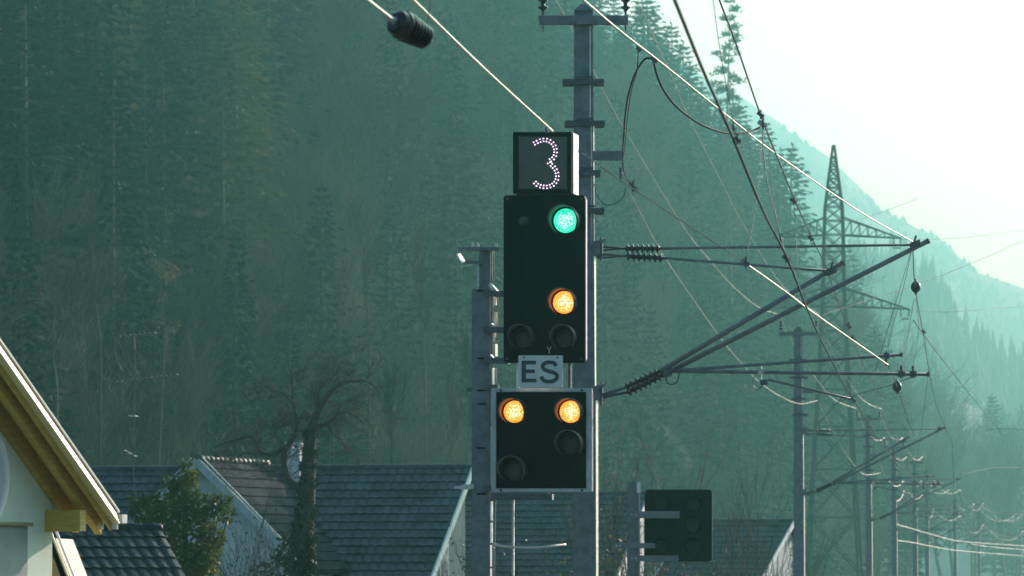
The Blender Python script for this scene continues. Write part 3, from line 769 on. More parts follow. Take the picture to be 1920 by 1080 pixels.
def make_cantilever(kind, label):
    dy = .10 if kind == "A" else -.10
    root = empty("cantilever", m1+V((0, dy, 0)), label, "cantilever", "cantilevers hinged on the masts")
    q = lambda x, y: q1(x, y, dy)
    if kind == "A":
        ins_t = (q(1172, 466), q(1238, 466)); tip = q(1712, 459); ins_b = (q(1176, 736), q(1240, 704)); dtip = q(1740, 452)
        reg = (q(1258, 696), q(1740, 702)); rs = .020
    else:
        ins_t = (q(1174, 480), q(1244, 484)); tip = q(1556, 508); ins_b = (q(1172, 727), q(1236, 697)); dtip = q(1580, 493)
        reg = (q(1262, 695), q(1690, 665)); rs = .018
    tubeo("top_rod", [q(1122, 462 if kind == "A" else 476), ins_t[0]], .012, STEEL_DK, root); tubeo("top_rod", [q(1122, 470 if kind == "A" else 484), ins_t[0]], .010, STEEL_DK, root)
    b = MB(); insulator(b, ins_t[0], ins_t[1], 7, .055); b.build("insulator", CERAMIC, root, True)
    tubeo("top_tube", [ins_t[1], tip], .015, TUBE, root)
    tubeo("bottom_rod", [q(1122, 742), ins_b[0]], .013, STEEL_DK, root); tubeo("bottom_rod", [q(1122, 748), ins_b[0]], .010, STEEL_DK, root)
    b = MB(); insulator(b, ins_b[0], ins_b[1], 7, .06); b.build("insulator", CERAMIC, root, True)
    tubeo("bracket_tube", [ins_b[1], dtip], .028, TUBE, root, 12)
    tubeo("registration_tube", reg, rs, TUBE, root)
    b = MB(); d = (dtip-ins_b[1]).normalized(); b.tube([dtip-d*.01, dtip+d*.012], .032, 10); b.build("end_cap", STEEL_DK, root)
    b = MB(); d = (reg[1]-reg[0]).normalized(); b.tube([reg[1]-d*.01, reg[1]+d*.012], .027, 10); b.build("end_cap", STEEL_DK, root)
    b = MB(); b.box(tip+V((.02, -.02, .0)), V((.055, 0, .02)), V((0, .035, 0)), UP*.04); b.tube([tip+V((-.02, -.05, -.06)), tip+V((.03, -.05, .10))], .013, 6); b.build("tube_clamp", STEEL_DK, root, bevel=.006)
    if kind == "A":
        for px in (1690, 1712):
            b = MB(); p = q(px, 701); b.tube([p-UP*.045, p+UP*.09], .016, 8); b.box(p, V((.035, 0, 0)), V((0, .03, 0)), UP*.032); b.build("tube_clamp", STEEL_DK, root)
        b = MB(); p = q(1426, 697); b.tube([p+UP*.06, p-UP*.15], .016, 8); b.box(p, V((.03, 0, 0)), V((0, .03, 0)), UP*.03); b.build("drop_bracket", STEEL_LT, root)
        b = MB(); p = q(1432, 717); b.box(p, V((.04, 0, 0)), V((0, .03, 0)), UP*.03); b.tube(smooth_path([p+V((0, 0, -.02)), p+V((-.07, 0, -.08)), p+V((-.12, 0, -.02)), p+V((-.10, 0, .07))], 5), .006, 5); b.build("steady_arm_hinge", STEEL_DK, root)
        tubeo("steady_arm", [q(1440, 712), q(1600, 749)], .013, TUBE, root)
        b = MB(); p = q(1262, 700); b.tube(smooth_path([p+V((-.08, 0, .0)), p+V((-.06, 0, -.11)), p+V((.04, 0, -.10)), p+V((.07, 0, .02))], 6), .007, 6); b.build("bonding_loop", CABLE, root)
        tubeo("stay_wire", [tip, q(1640, 699)], .003, WIREDK, root, 5)
    else:
        b = MB(); p = q(1662, 667); b.tube([p+UP*.05, p-UP*.11], .014, 8); b.box(p, V((.03, 0, 0)), V((0, .028, 0)), UP*.03); b.build("drop_bracket", STEEL_DK, root)
    b = MB(); p = q(1252, 699); b.box(p, V((.05, 0, .01)), V((0, .05, 0)), UP*.045); b.build("tube_clamp", STEEL_DK, root, bevel=.008)
    return root

MASTS = [(1095, 50), (1498, 118), (1629, 187), (1677, 226), (1716, 266), (1739, 338), (1791, 382), (1836, 466), (1913, 560)]
ordn = ["large catenary mast with a T crossarm standing close behind the lit signal", "second nearest catenary mast, hazy grey, right of the unlit signal board", "third catenary mast in the receding row, just right of the second",
        "fourth catenary mast of the row, sunlit along its right flange", "fifth catenary mast of the receding row", "sixth catenary mast of the receding row", "seventh catenary mast of the receding row", "eighth, faint catenary mast near the far right", "ninth, faintest catenary mast at the far right"]
mast_obs = [make_mast(ordn[0])]
lastk = list(mast_obs[0].children)
for i, (px, Y) in enumerate(MASTS[1:], 1):
    c = copy_tree(mast_obs[0]); p = at(px, 1060, Y); c.location = (p.x, Y, GZ); c["label"] = ordn[i]; mast_obs.append(c)
    c.scale = (1.0, 1.0, 1.0 if i != 3 else .985)
canA = make_cantilever("A", "longer grey tube cantilever on the near mast reaching furthest right")
canB = make_cantilever("B", "shorter grey tube cantilever on the near mast nested below the longer one")
names = ["", "second", "third", "fourth", "fifth", "sixth", "seventh", "eighth", "ninth"]
for i, (px, Y) in enumerate(MASTS[1:8], 1):
    p = at(px, 1060, Y)
    for proto, nm in ((canA, "longer"), (canB, "shorter")):
        if nm == "shorter" and i > 2: continue
        if i in (3,) : continue
        c = copy_tree(proto); c.location = V((p.x, Y, GZ)) + (proto.location-m1)
        c["label"] = f"{nm} hazy cantilever hinged on the {names[i]} mast of the row"

# ------------------------------------------------------------------ wires
def px_wire(pts):
    return [at(x, y, Y) for x, y, Y in pts]
def auto_Y(pts, ):
    """first and last point carry a depth; in between the wire runs straight in plan"""
    P0 = at(*pts[0]); P1 = at(*pts[-1]); out = [P0]
    k = (P1.x-P0.x)/(P1.y-P0.y)
    for q in pts[1:-1]:
        if len(q) == 3: out.append(at(*q)); continue
        s = (q[0]-960)/F
        Y = (P0.x-k*P0.y)/(s-k); out.append(at(q[0], q[1], Y))
    return out+[P1]
def wire(name, label, pts, r, material, cat="wire", group=None, n=10, smooth=True):
    b = MB(); b.tube(smooth_path(pts, n) if smooth else pts, r, 6); o = b.build(name, material, None, True)
    return tag(o, label, cat, group)

wire("contact_wire", "dark contact wire rising steeply from the two long cantilevers to the top edge", px_wire([(1170, -230, 12.1), (1265, 0, 14.7), (1320, 136, 17), (1377, 265, 19.9), (1433, 400, 23.5), (1476, 484, 27.3), (1518, 590, 33.4), (1559, 676, 41), (1600, 749, 50), (1672, 858, 83), (1730, 911, 118)]), .0070, CABLE)
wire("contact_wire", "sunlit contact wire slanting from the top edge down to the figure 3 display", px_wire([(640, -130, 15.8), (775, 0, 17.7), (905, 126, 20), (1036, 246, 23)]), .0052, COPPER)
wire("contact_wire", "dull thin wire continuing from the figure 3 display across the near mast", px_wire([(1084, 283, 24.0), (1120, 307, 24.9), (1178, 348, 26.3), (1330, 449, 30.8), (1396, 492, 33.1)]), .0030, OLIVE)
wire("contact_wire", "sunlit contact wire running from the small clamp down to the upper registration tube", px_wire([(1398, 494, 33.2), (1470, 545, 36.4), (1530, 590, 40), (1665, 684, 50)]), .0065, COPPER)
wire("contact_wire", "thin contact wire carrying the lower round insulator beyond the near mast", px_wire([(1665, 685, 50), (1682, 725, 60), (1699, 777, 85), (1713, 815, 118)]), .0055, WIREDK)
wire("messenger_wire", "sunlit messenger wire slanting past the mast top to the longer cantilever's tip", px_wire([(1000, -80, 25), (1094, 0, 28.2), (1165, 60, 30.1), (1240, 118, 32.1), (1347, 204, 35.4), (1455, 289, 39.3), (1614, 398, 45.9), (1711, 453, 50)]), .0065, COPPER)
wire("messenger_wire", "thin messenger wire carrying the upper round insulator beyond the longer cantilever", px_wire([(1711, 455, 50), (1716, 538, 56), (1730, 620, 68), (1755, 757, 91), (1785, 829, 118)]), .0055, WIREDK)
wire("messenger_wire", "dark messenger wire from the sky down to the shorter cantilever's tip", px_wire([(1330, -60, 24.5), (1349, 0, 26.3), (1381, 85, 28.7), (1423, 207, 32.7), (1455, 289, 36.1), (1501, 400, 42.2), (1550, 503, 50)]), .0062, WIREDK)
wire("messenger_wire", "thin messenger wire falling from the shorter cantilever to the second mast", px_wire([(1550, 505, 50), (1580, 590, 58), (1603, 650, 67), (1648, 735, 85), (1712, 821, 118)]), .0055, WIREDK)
wire("dropper_wire", "very thin wire beside the sparse pine ending at the dark contact wire's clamp", px_wire([(1328, -60, 17.5), (1337, 0, 17.9), (1351, 100, 18.6), (1379, 255, 19.7)]), .0018, WIREDK)
fr = [("feeder_wire", "leftmost feeder wire sagging from the near mast's left insulator to the second mast", [(1020, -28, 50), (1042, 0, 51.6), (1077, 63), (1112, 131), (1170, 241), (1281, 424), (1337, 495), (1381, 543), (1426, 578), (1463, 590, 118)]),
      ("feeder_wire", "feeder wire sagging from the near mast's right insulator to the second mast", [(1175, -28, 50), (1195, 0, 51.6), (1222, 60), (1257, 138), (1294, 225), (1349, 334), (1399, 430), (1470, 539), (1535, 590, 118)]),
      ("feeder_wire", "feeder wire from the near mast's side arm curving up at the second mast", [(1178, 355, 50), (1234, 462), (1285, 540), (1352, 635), (1389, 680), (1426, 718), (1465, 744), (1500, 757), (1533, 751, 118)]),
      ("feeder_wire", "feeder wire between the second and third masts' left insulators", [(1463, 590, 118), (1477, 627), (1508, 678), (1537, 719), (1565, 750), (1605, 766, 187)]),
      ("feeder_wire", "feeder wire between the second and third masts' right insulators", [(1535, 590, 118), (1560, 655), (1600, 728), (1625, 755), (1653, 767, 187)]),
      ("feeder_wire", "lower feeder wire curving up at the third mast's side arm", [(1533, 752, 118), (1571, 825), (1600, 870), (1622, 890), (1650, 887, 187)])]
for i, (nm, lab, pts) in enumerate(fr):
    wire(nm, lab, auto_Y(pts), .0045 if i < 3 else .0075, COPPER if i < 3 else COPPER, "wire", "feeder wires between the masts")
# feeders along the further masts
def mast_pt(i, dx, h):
    px, Y = MASTS[i]; p = at(px, 1060, Y); return V((p.x+dx, Y, CAMZ+h))
for i in range(2, 8):
    for dx, h, nm in ((-.45, 6.28, "left"), (.45, 6.28, "right"), (.47, 4.15, "lower")):
        A = mast_pt(i, dx, h); B = mast_pt(i+1, dx, h); sag = (B-A).length*.014
        wire("feeder_wire", f"{nm} feeder wire in the hazy span after the {names[i]} mast", [A.lerp(B, t)-UP*sag*4*t*(1-t) for t in (0, .2, .4, .6, .8, 1)], .011, COPPER, "wire", "feeder wires between the masts", 5)
    if i < 7 and i != 3:
        j = i+1 if i+1 != 3 else i+2
        A = mast_pt(i, 3.6, 2.0); B = mast_pt(j, 3.6, 2.0)
        wire("contact_wire", f"hazy contact wire after the {names[i]} mast", [A, A.lerp(B, .5), B], .008, WIREDK)
        A = mast_pt(i, 3.55, 3.45); B = mast_pt(j, 3.55, 3.45); sag = .9
        wire("messenger_wire", f"hazy messenger wire after the {names[i]} mast", [A.lerp(B, t)-UP*sag*4*t*(1-t) for t in (0, .25, .5, .75, 1)], .007, WIREDK, n=5)
A = at(1733, 911, 118); B = mast_pt(2, 3.6, 2.0); wire("contact_wire", "hazy contact wire between the second and third masts", [A, A.lerp(B, .5), B], .006, WIREDK)
A = at(1785, 829, 118); B = mast_pt(2, 3.55, 3.45); wire("messenger_wire", "hazy messenger wire between the second and third masts", [A, A.lerp(B, .5)-UP*.7, B], .006, WIREDK)
# bright sagging wires low at the right edge
for k, (lab, pts) in enumerate((("uppermost bright sagging wire at the right edge below the lattice of cantilevers", [(1840, 950, 300), (1860, 960, 280), (1883, 963, 262), (1918, 961, 240), (1960, 955, 220)]),
        ("bright sagging wire at the right edge, second from above", [(1857, 996, 320), (1873, 1004, 300), (1897, 1007, 280), (1925, 1001, 262), (1960, 985, 240)]),
        ("upper of two long bright wires starting at the fourth mast", [(1680, 983, 226), (1715, 993, 240), (1747, 1002, 255), (1793, 1014, 280), (1850, 1019, 310), (1925, 1024, 360)]),
        ("lower of two long bright wires starting at the fourth mast", [(1680, 1013, 226), (1715, 1018, 240), (1750, 1025, 258), (1793, 1032, 280), (1850, 1037, 310), (1925, 1043, 360)]),
        ("short bright drooping wire between the fourth and fifth masts", [(1676, 940, 226), (1686, 938, 232), (1693, 928, 238), (1695, 920, 240)]),
        ("thin bright wire fanning down at the far right edge", [(1820, 1020, 300), (1860, 1026, 320), (1925, 1031, 360)]))):
    wire("return_wire", lab, px_wire(pts), .024 if k < 2 else .017, STRIP)  # sunlit brightness of these wires is put into their pale colour
# droppers and jumpers
for k, (lab, pts, r) in enumerate((
        ("thin dropper from the sunlit messenger wire to the small clamp on the contact wire", [(1427, 268, 38), (1424, 320, 36.5), (1416, 392, 35), (1398, 491, 33.3)], .0024),
        ("thin dropper left of the twisted jumper, between messenger and contact wire", [(1438, 276, 38.6), (1444, 320, 37), (1453, 392, 35), (1466, 462, 31)], .0022),
        ("thin dropper from the dark messenger wire to the steep contact wire", [(1488, 376, 41), (1492, 440, 40), (1497, 520, 30.5)], .0020),
        ("thin dropper hanging right of the longer cantilever above the upper round insulator", [(1709, 470, 50.2), (1696, 530, 52), (1665, 650, 51)], .0030),
        ("thin dropper crossing behind the upper round insulator", [(1714, 560, 58), (1702, 630, 60), (1690, 690, 58)], .0030),
        ("thin dropper right of the round insulators", [(1718, 560, 60), (1722, 620, 66), (1712, 690, 70)], .0028),
        ("thin hanging wire beside the black strain insulator at top left", [(807, 0, 16.8), (803, 30, 16.8), (798, 52, 16.8)], .0016),
        ("thin dropper between the second mast's messenger and contact wire", [(1742, 690, 80), (1728, 800, 90), (1716, 885, 105)], .0035),
        ("thin hazy dropper left of the fourth mast", [(1656, 745, 87), (1660, 800, 85), (1668, 850, 82)], .0035))):
    wire("dropper_wire", lab, px_wire(pts), r, WIREDK, n=5)
wire("jumper_cable", "thick dark looped cable joining the two messenger wires right of the mast", px_wire([(1225, 114, 31.9), (1233, 145, 31.9), (1248, 175, 32), (1275, 206, 32.2), (1320, 236, 32.6), (1365, 250, 33), (1400, 248, 33.3), (1424, 239, 33.6), (1430, 233, 33.7)]), .0075, CABLE, "cable")
wire("jumper_cable", "arched cable dropping from the sunlit messenger wire to the near mast's side arm", px_wire([(1226, 112, 31.9), (1215, 109, 32), (1204, 116, 32.2), (1188, 145, 33), (1176, 190, 35), (1170, 245, 39), (1168, 290, 45), (1171, 325, 49), (1186, 348, 50)]), .0075, CABLE, "cable")
wire("jumper_cable", "thin second strand beside the arched cable at the near mast", px_wire([(1197, 93, 31.2), (1194, 134, 32), (1184, 170, 33), (1177, 215, 36), (1172, 270, 42), (1165, 322, 49.7)]), .004, CABLE, "cable")
wire("jumper_cable", "twisted pale jumper joining dark messenger and steep contact wire", px_wire([(1430, 236, 33.6), (1431, 281, 33), (1441, 355, 32), (1453, 400, 31), (1463, 440, 30), (1474, 484, 27.5)]), .0036, WIREDK, "cable")
wire("jumper_cable", "small hanging cable loop at the near mast beside the green lamp", px_wire([(1114, 345, 49.9), (1119, 366, 49.9), (1135, 384, 49.9), (1155, 381, 49.9), (1168, 370, 49.9), (1174, 352, 49.9)]), .005, CABLE, "cable")
def clamp(lab, px, py, Y, r, m=STEEL_LT, d=(1, 0, -.6)):
    root = empty("wire_clamp", at(px, py, Y), lab, "clamp", "clamps on the overhead wires"); p = at(px, py, Y); d = V(d).normalized()
    b = MB(); b.beam(p-d*r*1.6, p+d*r*1.6, r*1.1, r*1.3); b.build("clamp_body", m, root, bevel=r*.2)
    b = MB(); b.tube([p+V((0, -r, -r*1.8)), p+V((0, -r, r*1.8))], r*.42, 6); b.build("bolt", STEEL_DK, root)
clamp("bright wire clamp sitting on top of the figure 3 display", 1024, 243, 22.9, .012)
clamp("wire clamp at the hanging end of the arched cable", 1163, 326, 49.6, .035)
clamp("pale clamp where the feeder wire meets the side arm", 1187, 350, 49.9, .035, STEEL)
clamp("clamp under the dark messenger wire where the looped cable ends", 1430, 232, 33.6, .024)
clamp("dark clamp on the messenger wire above the cable joint", 1426, 215, 33.0, .018, STEEL_DK)
clamp("upper bright clamp on the dark contact wire near the cable loop", 1375, 238, 19.6, .010)
clamp("lower dark clamp on the dark contact wire near the cable loop", 1382, 262, 19.8, .012, STEEL_DK)
clamp("dark clamp at the start of the sunlit contact wire", 1398, 492, 33.1, .022, STEEL_DK)
clamp("bright clamp low on the twisted jumper", 1463, 447, 29.8, .016)
clamp("dark clamp at the foot of the twisted jumper", 1474, 484, 27.5, .016, STEEL_DK)
clamp("dark clamp on the sunlit messenger wire where the arched cable starts", 1226, 112, 31.9, .018, STEEL_DK)
clamp("small clamp on the sunlit messenger wire left of the arched cable", 1198, 92, 31.2, .014, STEEL_DK)
clamp("dark clamp on the shorter messenger wire at mid height", 1488, 376, 41, .022, STEEL_DK)
clamp("small clamp on the messenger wire above the shorter cantilever", 1520, 447, 45, .02, STEEL_DK)
clamp("bright clamp where the steady arm holds the contact wire", 1600, 750, 49.9, .022, STEEL_DK)
clamp("bright clamp on the second mast's steady arm", 1731, 911, 117.8, .05, STEEL_LT)
clamp("dark clamp on the thin messenger wire below the shorter cantilever", 1591, 611, 61, .028, STEEL_DK)
clamp("small dark clamp lower on the same thin messenger wire", 1599, 634, 64, .028, STEEL_DK)
clamp("clamp on the messenger wire under the upper round insulator", 1732, 622, 68, .022, STEEL_DK)
# insulators on the wires
p0, p1 = at(737, 38, 16.6), at(801, 73, 16.74)
ins = empty("strain_insulator", (p0+p1)/2, "large black ribbed strain insulator on a wire at the upper left", "insulator")
b = MB(); prof = [(0, .010), (.03, .014), (.04, .034), (.10, .046), (.22, .050), (.24, .055), (.32, .056)]
for i in range(6):
    t = .35+i*.10; R0 = .056-.0022*i; prof += [(t, .036), (t+.028, R0), (t+.058, R0), (t+.072, .036)]
prof += [(.96, .030), (1, .012)]
b.lathe(p0, p1, prof, 28); b.build("ribbed_body", CERAMIC, ins)
b = MB(); d = (p1-p0).normalized(); b.lathe(p0-d*.05, p0+d*.01, [(0, .007), (.2, .012), (.8, .012), (1, .018)], 10); b.build("end_fitting", STEEL_LT, ins, True)
b = MB(); b.lathe(p1-d*.01, p1+d*.025, [(0, .012), (.7, .010), (1, .005)], 10); b.build("end_fitting", STEEL_DK, ins, True)
wire("contact_wire", "short sunlit wire at the upper left ending in the black strain insulator", px_wire([(600, -70, 15.2), (690, 0, 16.0), (738, 38, 16.6)]), .0052, COPPER)
for px, py, Y, lab in ((1717, 538, 56, "upper dark round insulator hanging in the wire right of the longer cantilever"), (1682, 725, 60, "lower dark round insulator hanging in the wire below the cantilevers")):
    r = empty("round_insulator", at(px, py, Y), lab, "insulator", "round insulators in the wires"); b = MB(); c = at(px, py, Y)
    b.ball(c, .064, 18, 12, .95, 1.12); b.build("ceramic_body", CERAMIC, r, True)
    b = MB(); b.lathe(c+UP*.068, c+UP*.10, [(0, .022), (1, .008)], 8); b.lathe(c-UP*.068, c-UP*.10, [(0, .022), (1, .008)], 8); b.build("end_fitting", STEEL_DK, r)

# ------------------------------------------------------------------ lattice pylon
PY = 345.0
def pp(px, py, dy=0): return at(px, py, PY+dy)
pyl = empty("lattice_pylon", V((pp(1563, 1060).x, PY, GZ)), "tall steel lattice power pylon standing in haze before the hillside", "pylon")
prof = [(272, 1.2), (300, 5), (340, 10), (390, 16), (440, 18), (510, 19), (575, 21), (680, 26), (800, 33), (930, 41), (1080, 50)]
m_ = PY/F
b = MB(); legs = []
def corner(py, sx, sy):
    w = lerp_table(prof, py)*m_; c = pp(1563, py); return V((c.x+sx*w, PY+sy*w, c.z))
CR = [(-1, -1), (1, -1), (1, 1), (-1, 1)]
for sx, sy in CR:
    pts = [corner(py, sx, sy) for py, _ in prof]
    for a, c in zip(pts, pts[1:]): b.beam(a, c, .13, .13)
b.build("corner_legs", CABLE, pyl)
b = MB()
lv = [290, 303, 318, 335, 352, 370, 388, 414, 440, 472, 505, 540, 575, 620, 670, 730, 800, 880, 970, 1075]
for y0, y1 in zip(lv, lv[1:]):
    for k in range(4):
        A, B = CR[k], CR[(k+1) % 4]
        b.beam(corner(y0, *A), corner(y1, *B), .07, .07); b.beam(corner(y0, *B), corner(y1, *A), .085, .085)
        if y0 > 300 : b.beam(corner(y0, *A), corner(y0, *B), .075, .075)
b.build("lattice_bracing", CABLE, pyl)
for py, l, r, top in ((441, 1448, 1690, 408), (574, 1420, 1705, 540)):
    b = MB()
    for tipx, sx in ((l, -1), (r, 1)):
        tip = pp(tipx, py+6); w = lerp_table(prof, py)*m_
        for sy in (-1, 1):
            A = corner(py, sx, sy); T = corner(top, sx, sy); b.beam(A, tip, .10, .10); b.beam(T, tip, .09, .09)
            prev = A
            for k in range(1, 7):
                f = k/7; lo = A.lerp(tip, f); hi = T.lerp(tip, f)
                b.beam(lo, hi, .04, .04); b.beam(prev, hi, .04, .04); prev = lo
        for k in range(1, 6): b.beam(corner(py, sx, -1).lerp(tip, k/6), corner(py, sx, 1).lerp(tip, k/6), .05, .05)
    b.build("crossarm", CABLE, pyl)
    for tipx in ((r-14, r-2) if py < 500 else (r-16, r-1)):
        b = MB(); p = pp(tipx, py+7); b.tube([p, p-UP*.5], .05, 6); b.build("insulator", CABLE, pyl)
    b = MB(); b.beam(pp(r-15, py+24), pp(r-1, py+24), .09, .09); b.build("yoke", CABLE, pyl)
for lab, pts in (("high power line leaving the pylon's upper right arm", [(1690, 449, 345), (1800, 446, 390), (1925, 432, 560)]),
        ("high power line leaving the pylon's lower right arm across the pale mountain", [(1704, 582, 345), (1760, 585, 362), (1811, 583, 380), (1925, 574, 520)]),
        ("distant power line climbing behind the upper round insulator", [(1520, 598, 150), (1648, 556, 165), (1709, 538, 175), (1833, 489, 200), (1925, 448, 222)]),
        ("short distant power line climbing behind the pylon's top crossarm", [(1592, 418, 300), (1667, 393, 320), (1720, 372, 335)]),
        ("faint cross wire passing the lower round insulator", [(1560, 760, 118), (1604, 741, 110), (1670, 722, 100), (1720, 703, 95)]),
        ("faint thin wire slanting down the pale mountain at the right", [(1712, 600, 60), (1760, 665, 72), (1833, 757, 100), (1880, 815, 130)]),
        ("faint wire crossing the leafless trees at the far right", [(1850, 806, 300), (1890, 804, 300), (1925, 806, 300)]),
        ("lower faint wire crossing the leafless trees at the far right", [(1800, 890, 280), (1860, 878, 300), (1925, 877, 320)])):
    wire("power_line", lab, px_wire(pts), .0052*pts[0][2]/100+.003, CABLE)

# ------------------------------------------------------------------ near gabled house at the left edge
HN = V((math.sin(R(65)), -math.cos(R(65)), 0)); HA = V((math.cos(R(65)), math.sin(R(65)), 0))   # gable normal, direction along the gable to its eave corner
HC = at(98, 1000, 52); HC = V((HC.x, HC.y, GZ))
def W(s, o, z): return HC - HA*s + HN*o + V((0, 0, z))      # s metres from the corner towards the ridge, o metres out from the wall
ztip = at(213, 984, 52).z - GZ; TH = math.tan(R(35.2)); E = .46; OV = .56
def under(s): return ztip + TH*(E+s)
house = empty("gabled_house", HC, "gabled house at the left edge with cream bargeboard and honey coloured timber eaves", "house")
RID = 6.0
b = MB(); 
poly = [W(0, 0, 0), W(0, 0, under(0)-.02), W(RID, 0, under(RID)-.02), W(2*RID, 0, under(0)-.02), W(2*RID, 0, 0)]
b.prism(poly, -HN*9); b.build("wall", PLASTER, house)
def slab(s0, s1, o0, o1, h0, h1, side=1):
    """piece that follows the slope: s range, outward range, height above the underside plane"""
    f = (lambda s: s) if side == 1 else (lambda s: 2*RID - s)
    g = []
    for h in (h0, h1):
        for s, o in ((s0, o0), (s1, o0), (s1, o1), (s0, o1)): g.append(W(f(s), o, under(s)+h))
    if side != 1: g = [g[3], g[2], g[1], g[0], g[7], g[6], g[5], g[4]]
    return g
for side in (1, -1):
    b = MB(); b.hexa(slab(-E-.05, RID, OV-.02, -9.5, .135, .19, side)); rf_ = b.build("roof", TILE, house)
    b = MB(); b.hexa(slab(-E-.08, RID, OV-.06, OV+.006, .193, .222, side)); b.build("verge_flashing", WHITE_P, rf_)
    b = MB(); lo = slab(-E, RID, OV-.05, OV+.055, .01, .02, side); hi = slab(-E, RID, OV-.05, OV+.008, .122, .132, side)
    b.hexa(lo[:4]+hi[4:]); b.build("bargeboard", BARGE, house)
    b = MB(); b.hexa(slab(-E+.01, RID, OV-.075, OV-.052, -.07, .098, side)); b.build("verge_batten", WOOD_Y, house)
    b = MB(); b.hexa(slab(-E, RID, -.0+.003, OV-.052, .10, .13, side)); b.build("soffit", WOOD_Y, house)
    for o0, o1, hh, mm in ((.004, .09, -.10, WOOD_Y), (.30, .39, -.12, WOOD_Y)):
        b = MB(); b.hexa(slab(-E+.02, RID, o0, o1, hh, .098, side)); b.build("rafter", mm, house)
b = MB()
for s, o in ((-E+.005, .345), (-E+.005, .05), (-E, OV-.025)):
    b.box(W(s-.012, o, under(-E)+.0), HN*.045, HA*.01, UP*.05)
b.build("rafter_end_caps", WHITE_P, house)
b = MB(); c0 = W(.10, -.2, under(0)-.28); c1 = W(.10, OV-.10, under(0)-.28); b.beam(c0, c1, .14, .24); b.build("eave_purlin", WOOD_Y, house, bevel=.006)
b = MB(); c0 = W(2.9, -.2, under(2.9)-.25); c1 = W(2.9, OV-.10, under(2.9)-.25); b.beam(c0, c1, .14, .22); b.build("purlin", WOOD_Y, house, bevel=.006)
b = MB(); b.beam(W(-E-.12, OV+.05, ztip+.07), W(-E-.12, -9, ztip+.07), .11, .10); b.build("gutter", WHITE_P, house)
# shutter panel and curved moulding at the picture's left edge
zt = at(30, 986, 51).z-GZ
b = MB(); b.hexa([W(.62, .004, zt-3.4), W(2.2, .004, zt-3.4), W(2.2, .05, zt-3.4), W(.62, .05, zt-3.4), W(.62, .004, zt), W(2.2, .004, zt), W(2.2, .05, zt), W(.62, .05, zt)]); sh = b.build("shutter", SHUTTER, house)
b = MB(); b.hexa([W(.58, .004, zt+.003), W(2.25, .004, zt+.003), W(2.25, .10, zt+.003), W(.58, .10, zt+.003), W(.58, .004, zt+.04), W(2.25, .004, zt+.04), W(2.25, .10, zt+.04), W(.58, .10, zt+.04)]); b.build("lintel", WOOD_D, sh)
for rr, r2, mm in ((.62, .07, WHITE_P), (.52, .035, PLASTER_LT)):
    b = MB(); cc = W(1.75, .05, zt+.55)
    b.tube([cc - HA*math.cos(R(a))*rr*-1 + UP*math.sin(R(a))*rr + HN*.0 for a in range(-75, 256, 11)], r2, 8); b.build("curved_moulding", mm, house, True)
# lower annexe roof behind the corner
b = MB(); P = [at(101, 985, 56), at(146, 1100, 56)]
d = (P[1]-P[0])
b.beam(P[0], P[0]+d*2, .028, .05, (0, 1, 0)); b.build("annexe_verge_board", WHITE_P, house)
b = MB(); o = V((-.060, 0, -.02)); b.beam(P[0]+o, P[0]+o+d*2, .022, .05, (0, 1, 0)); b.build("annexe_verge_board", BARGE, house)
b = MB(); k = V((-.55, 4.0, 0)); A0 = P[0]+V((-.045, .1, -.02)); A1 = A0+d*2; b.hexa([A0-UP*.12, A1-UP*.12, A1+k-UP*.12, A0+k-UP*.12, A0, A1, A1+k, A0+k]); b.build("annexe_roof", TILE, house)
b = MB(); A0 = P[0]+V((-.13, .3, -.15)); A1 = A0+d*1.9; q = V((A0.x-1.5, A0.y, A0.z)); b.prism([A0, A1, V((q.x, A1.y, A1.z)), q], V((0, 3.5, 0))); b.build("annexe_wall", WOOD_D, house)

# ------------------------------------------------------------------ tiled roofs
def tile_roof(b, O, r, down, n, width, length, tw=.25, tl=.34, jit=.01, cut=None):
    rnd = random.Random(int(width*100)); nu = max(2, int(width/tw))*4; nv = int(length/tl)
    prof = [0, .8, 1, .55]
    hj = {}
    for j in range(nv):
        v0 = j*tl; v1 = (j+1)*tl
        base = len(b.v)
        for row, (vv, hh) in enumerate(((v0, 0.0), (v1-.004, .038))):
            for i in range(nu+1):
                u = width*i/nu; key = (i//4, j)
                if key not in hj: hj[key] = rnd.uniform(-jit, jit)
                b.v.append(O + r*u + down*(vv+(hj[key] if row else 0)) + n*(hh + .03*prof[i % 4] + hj[key]*.6))
        for i in range(nu): b.f.append((base+i, base+i+1, base+nu+2+i, base+nu+1+i))
        base2 = base+nu+1
        nb = len(b.v)
        for i in range(nu+1): b.v.append(b.v[base2+i] - n*.040)
        for i in range(nu): b.f.append((base2+i, base2+i+1, nb+i+1, nb+i))
    return b
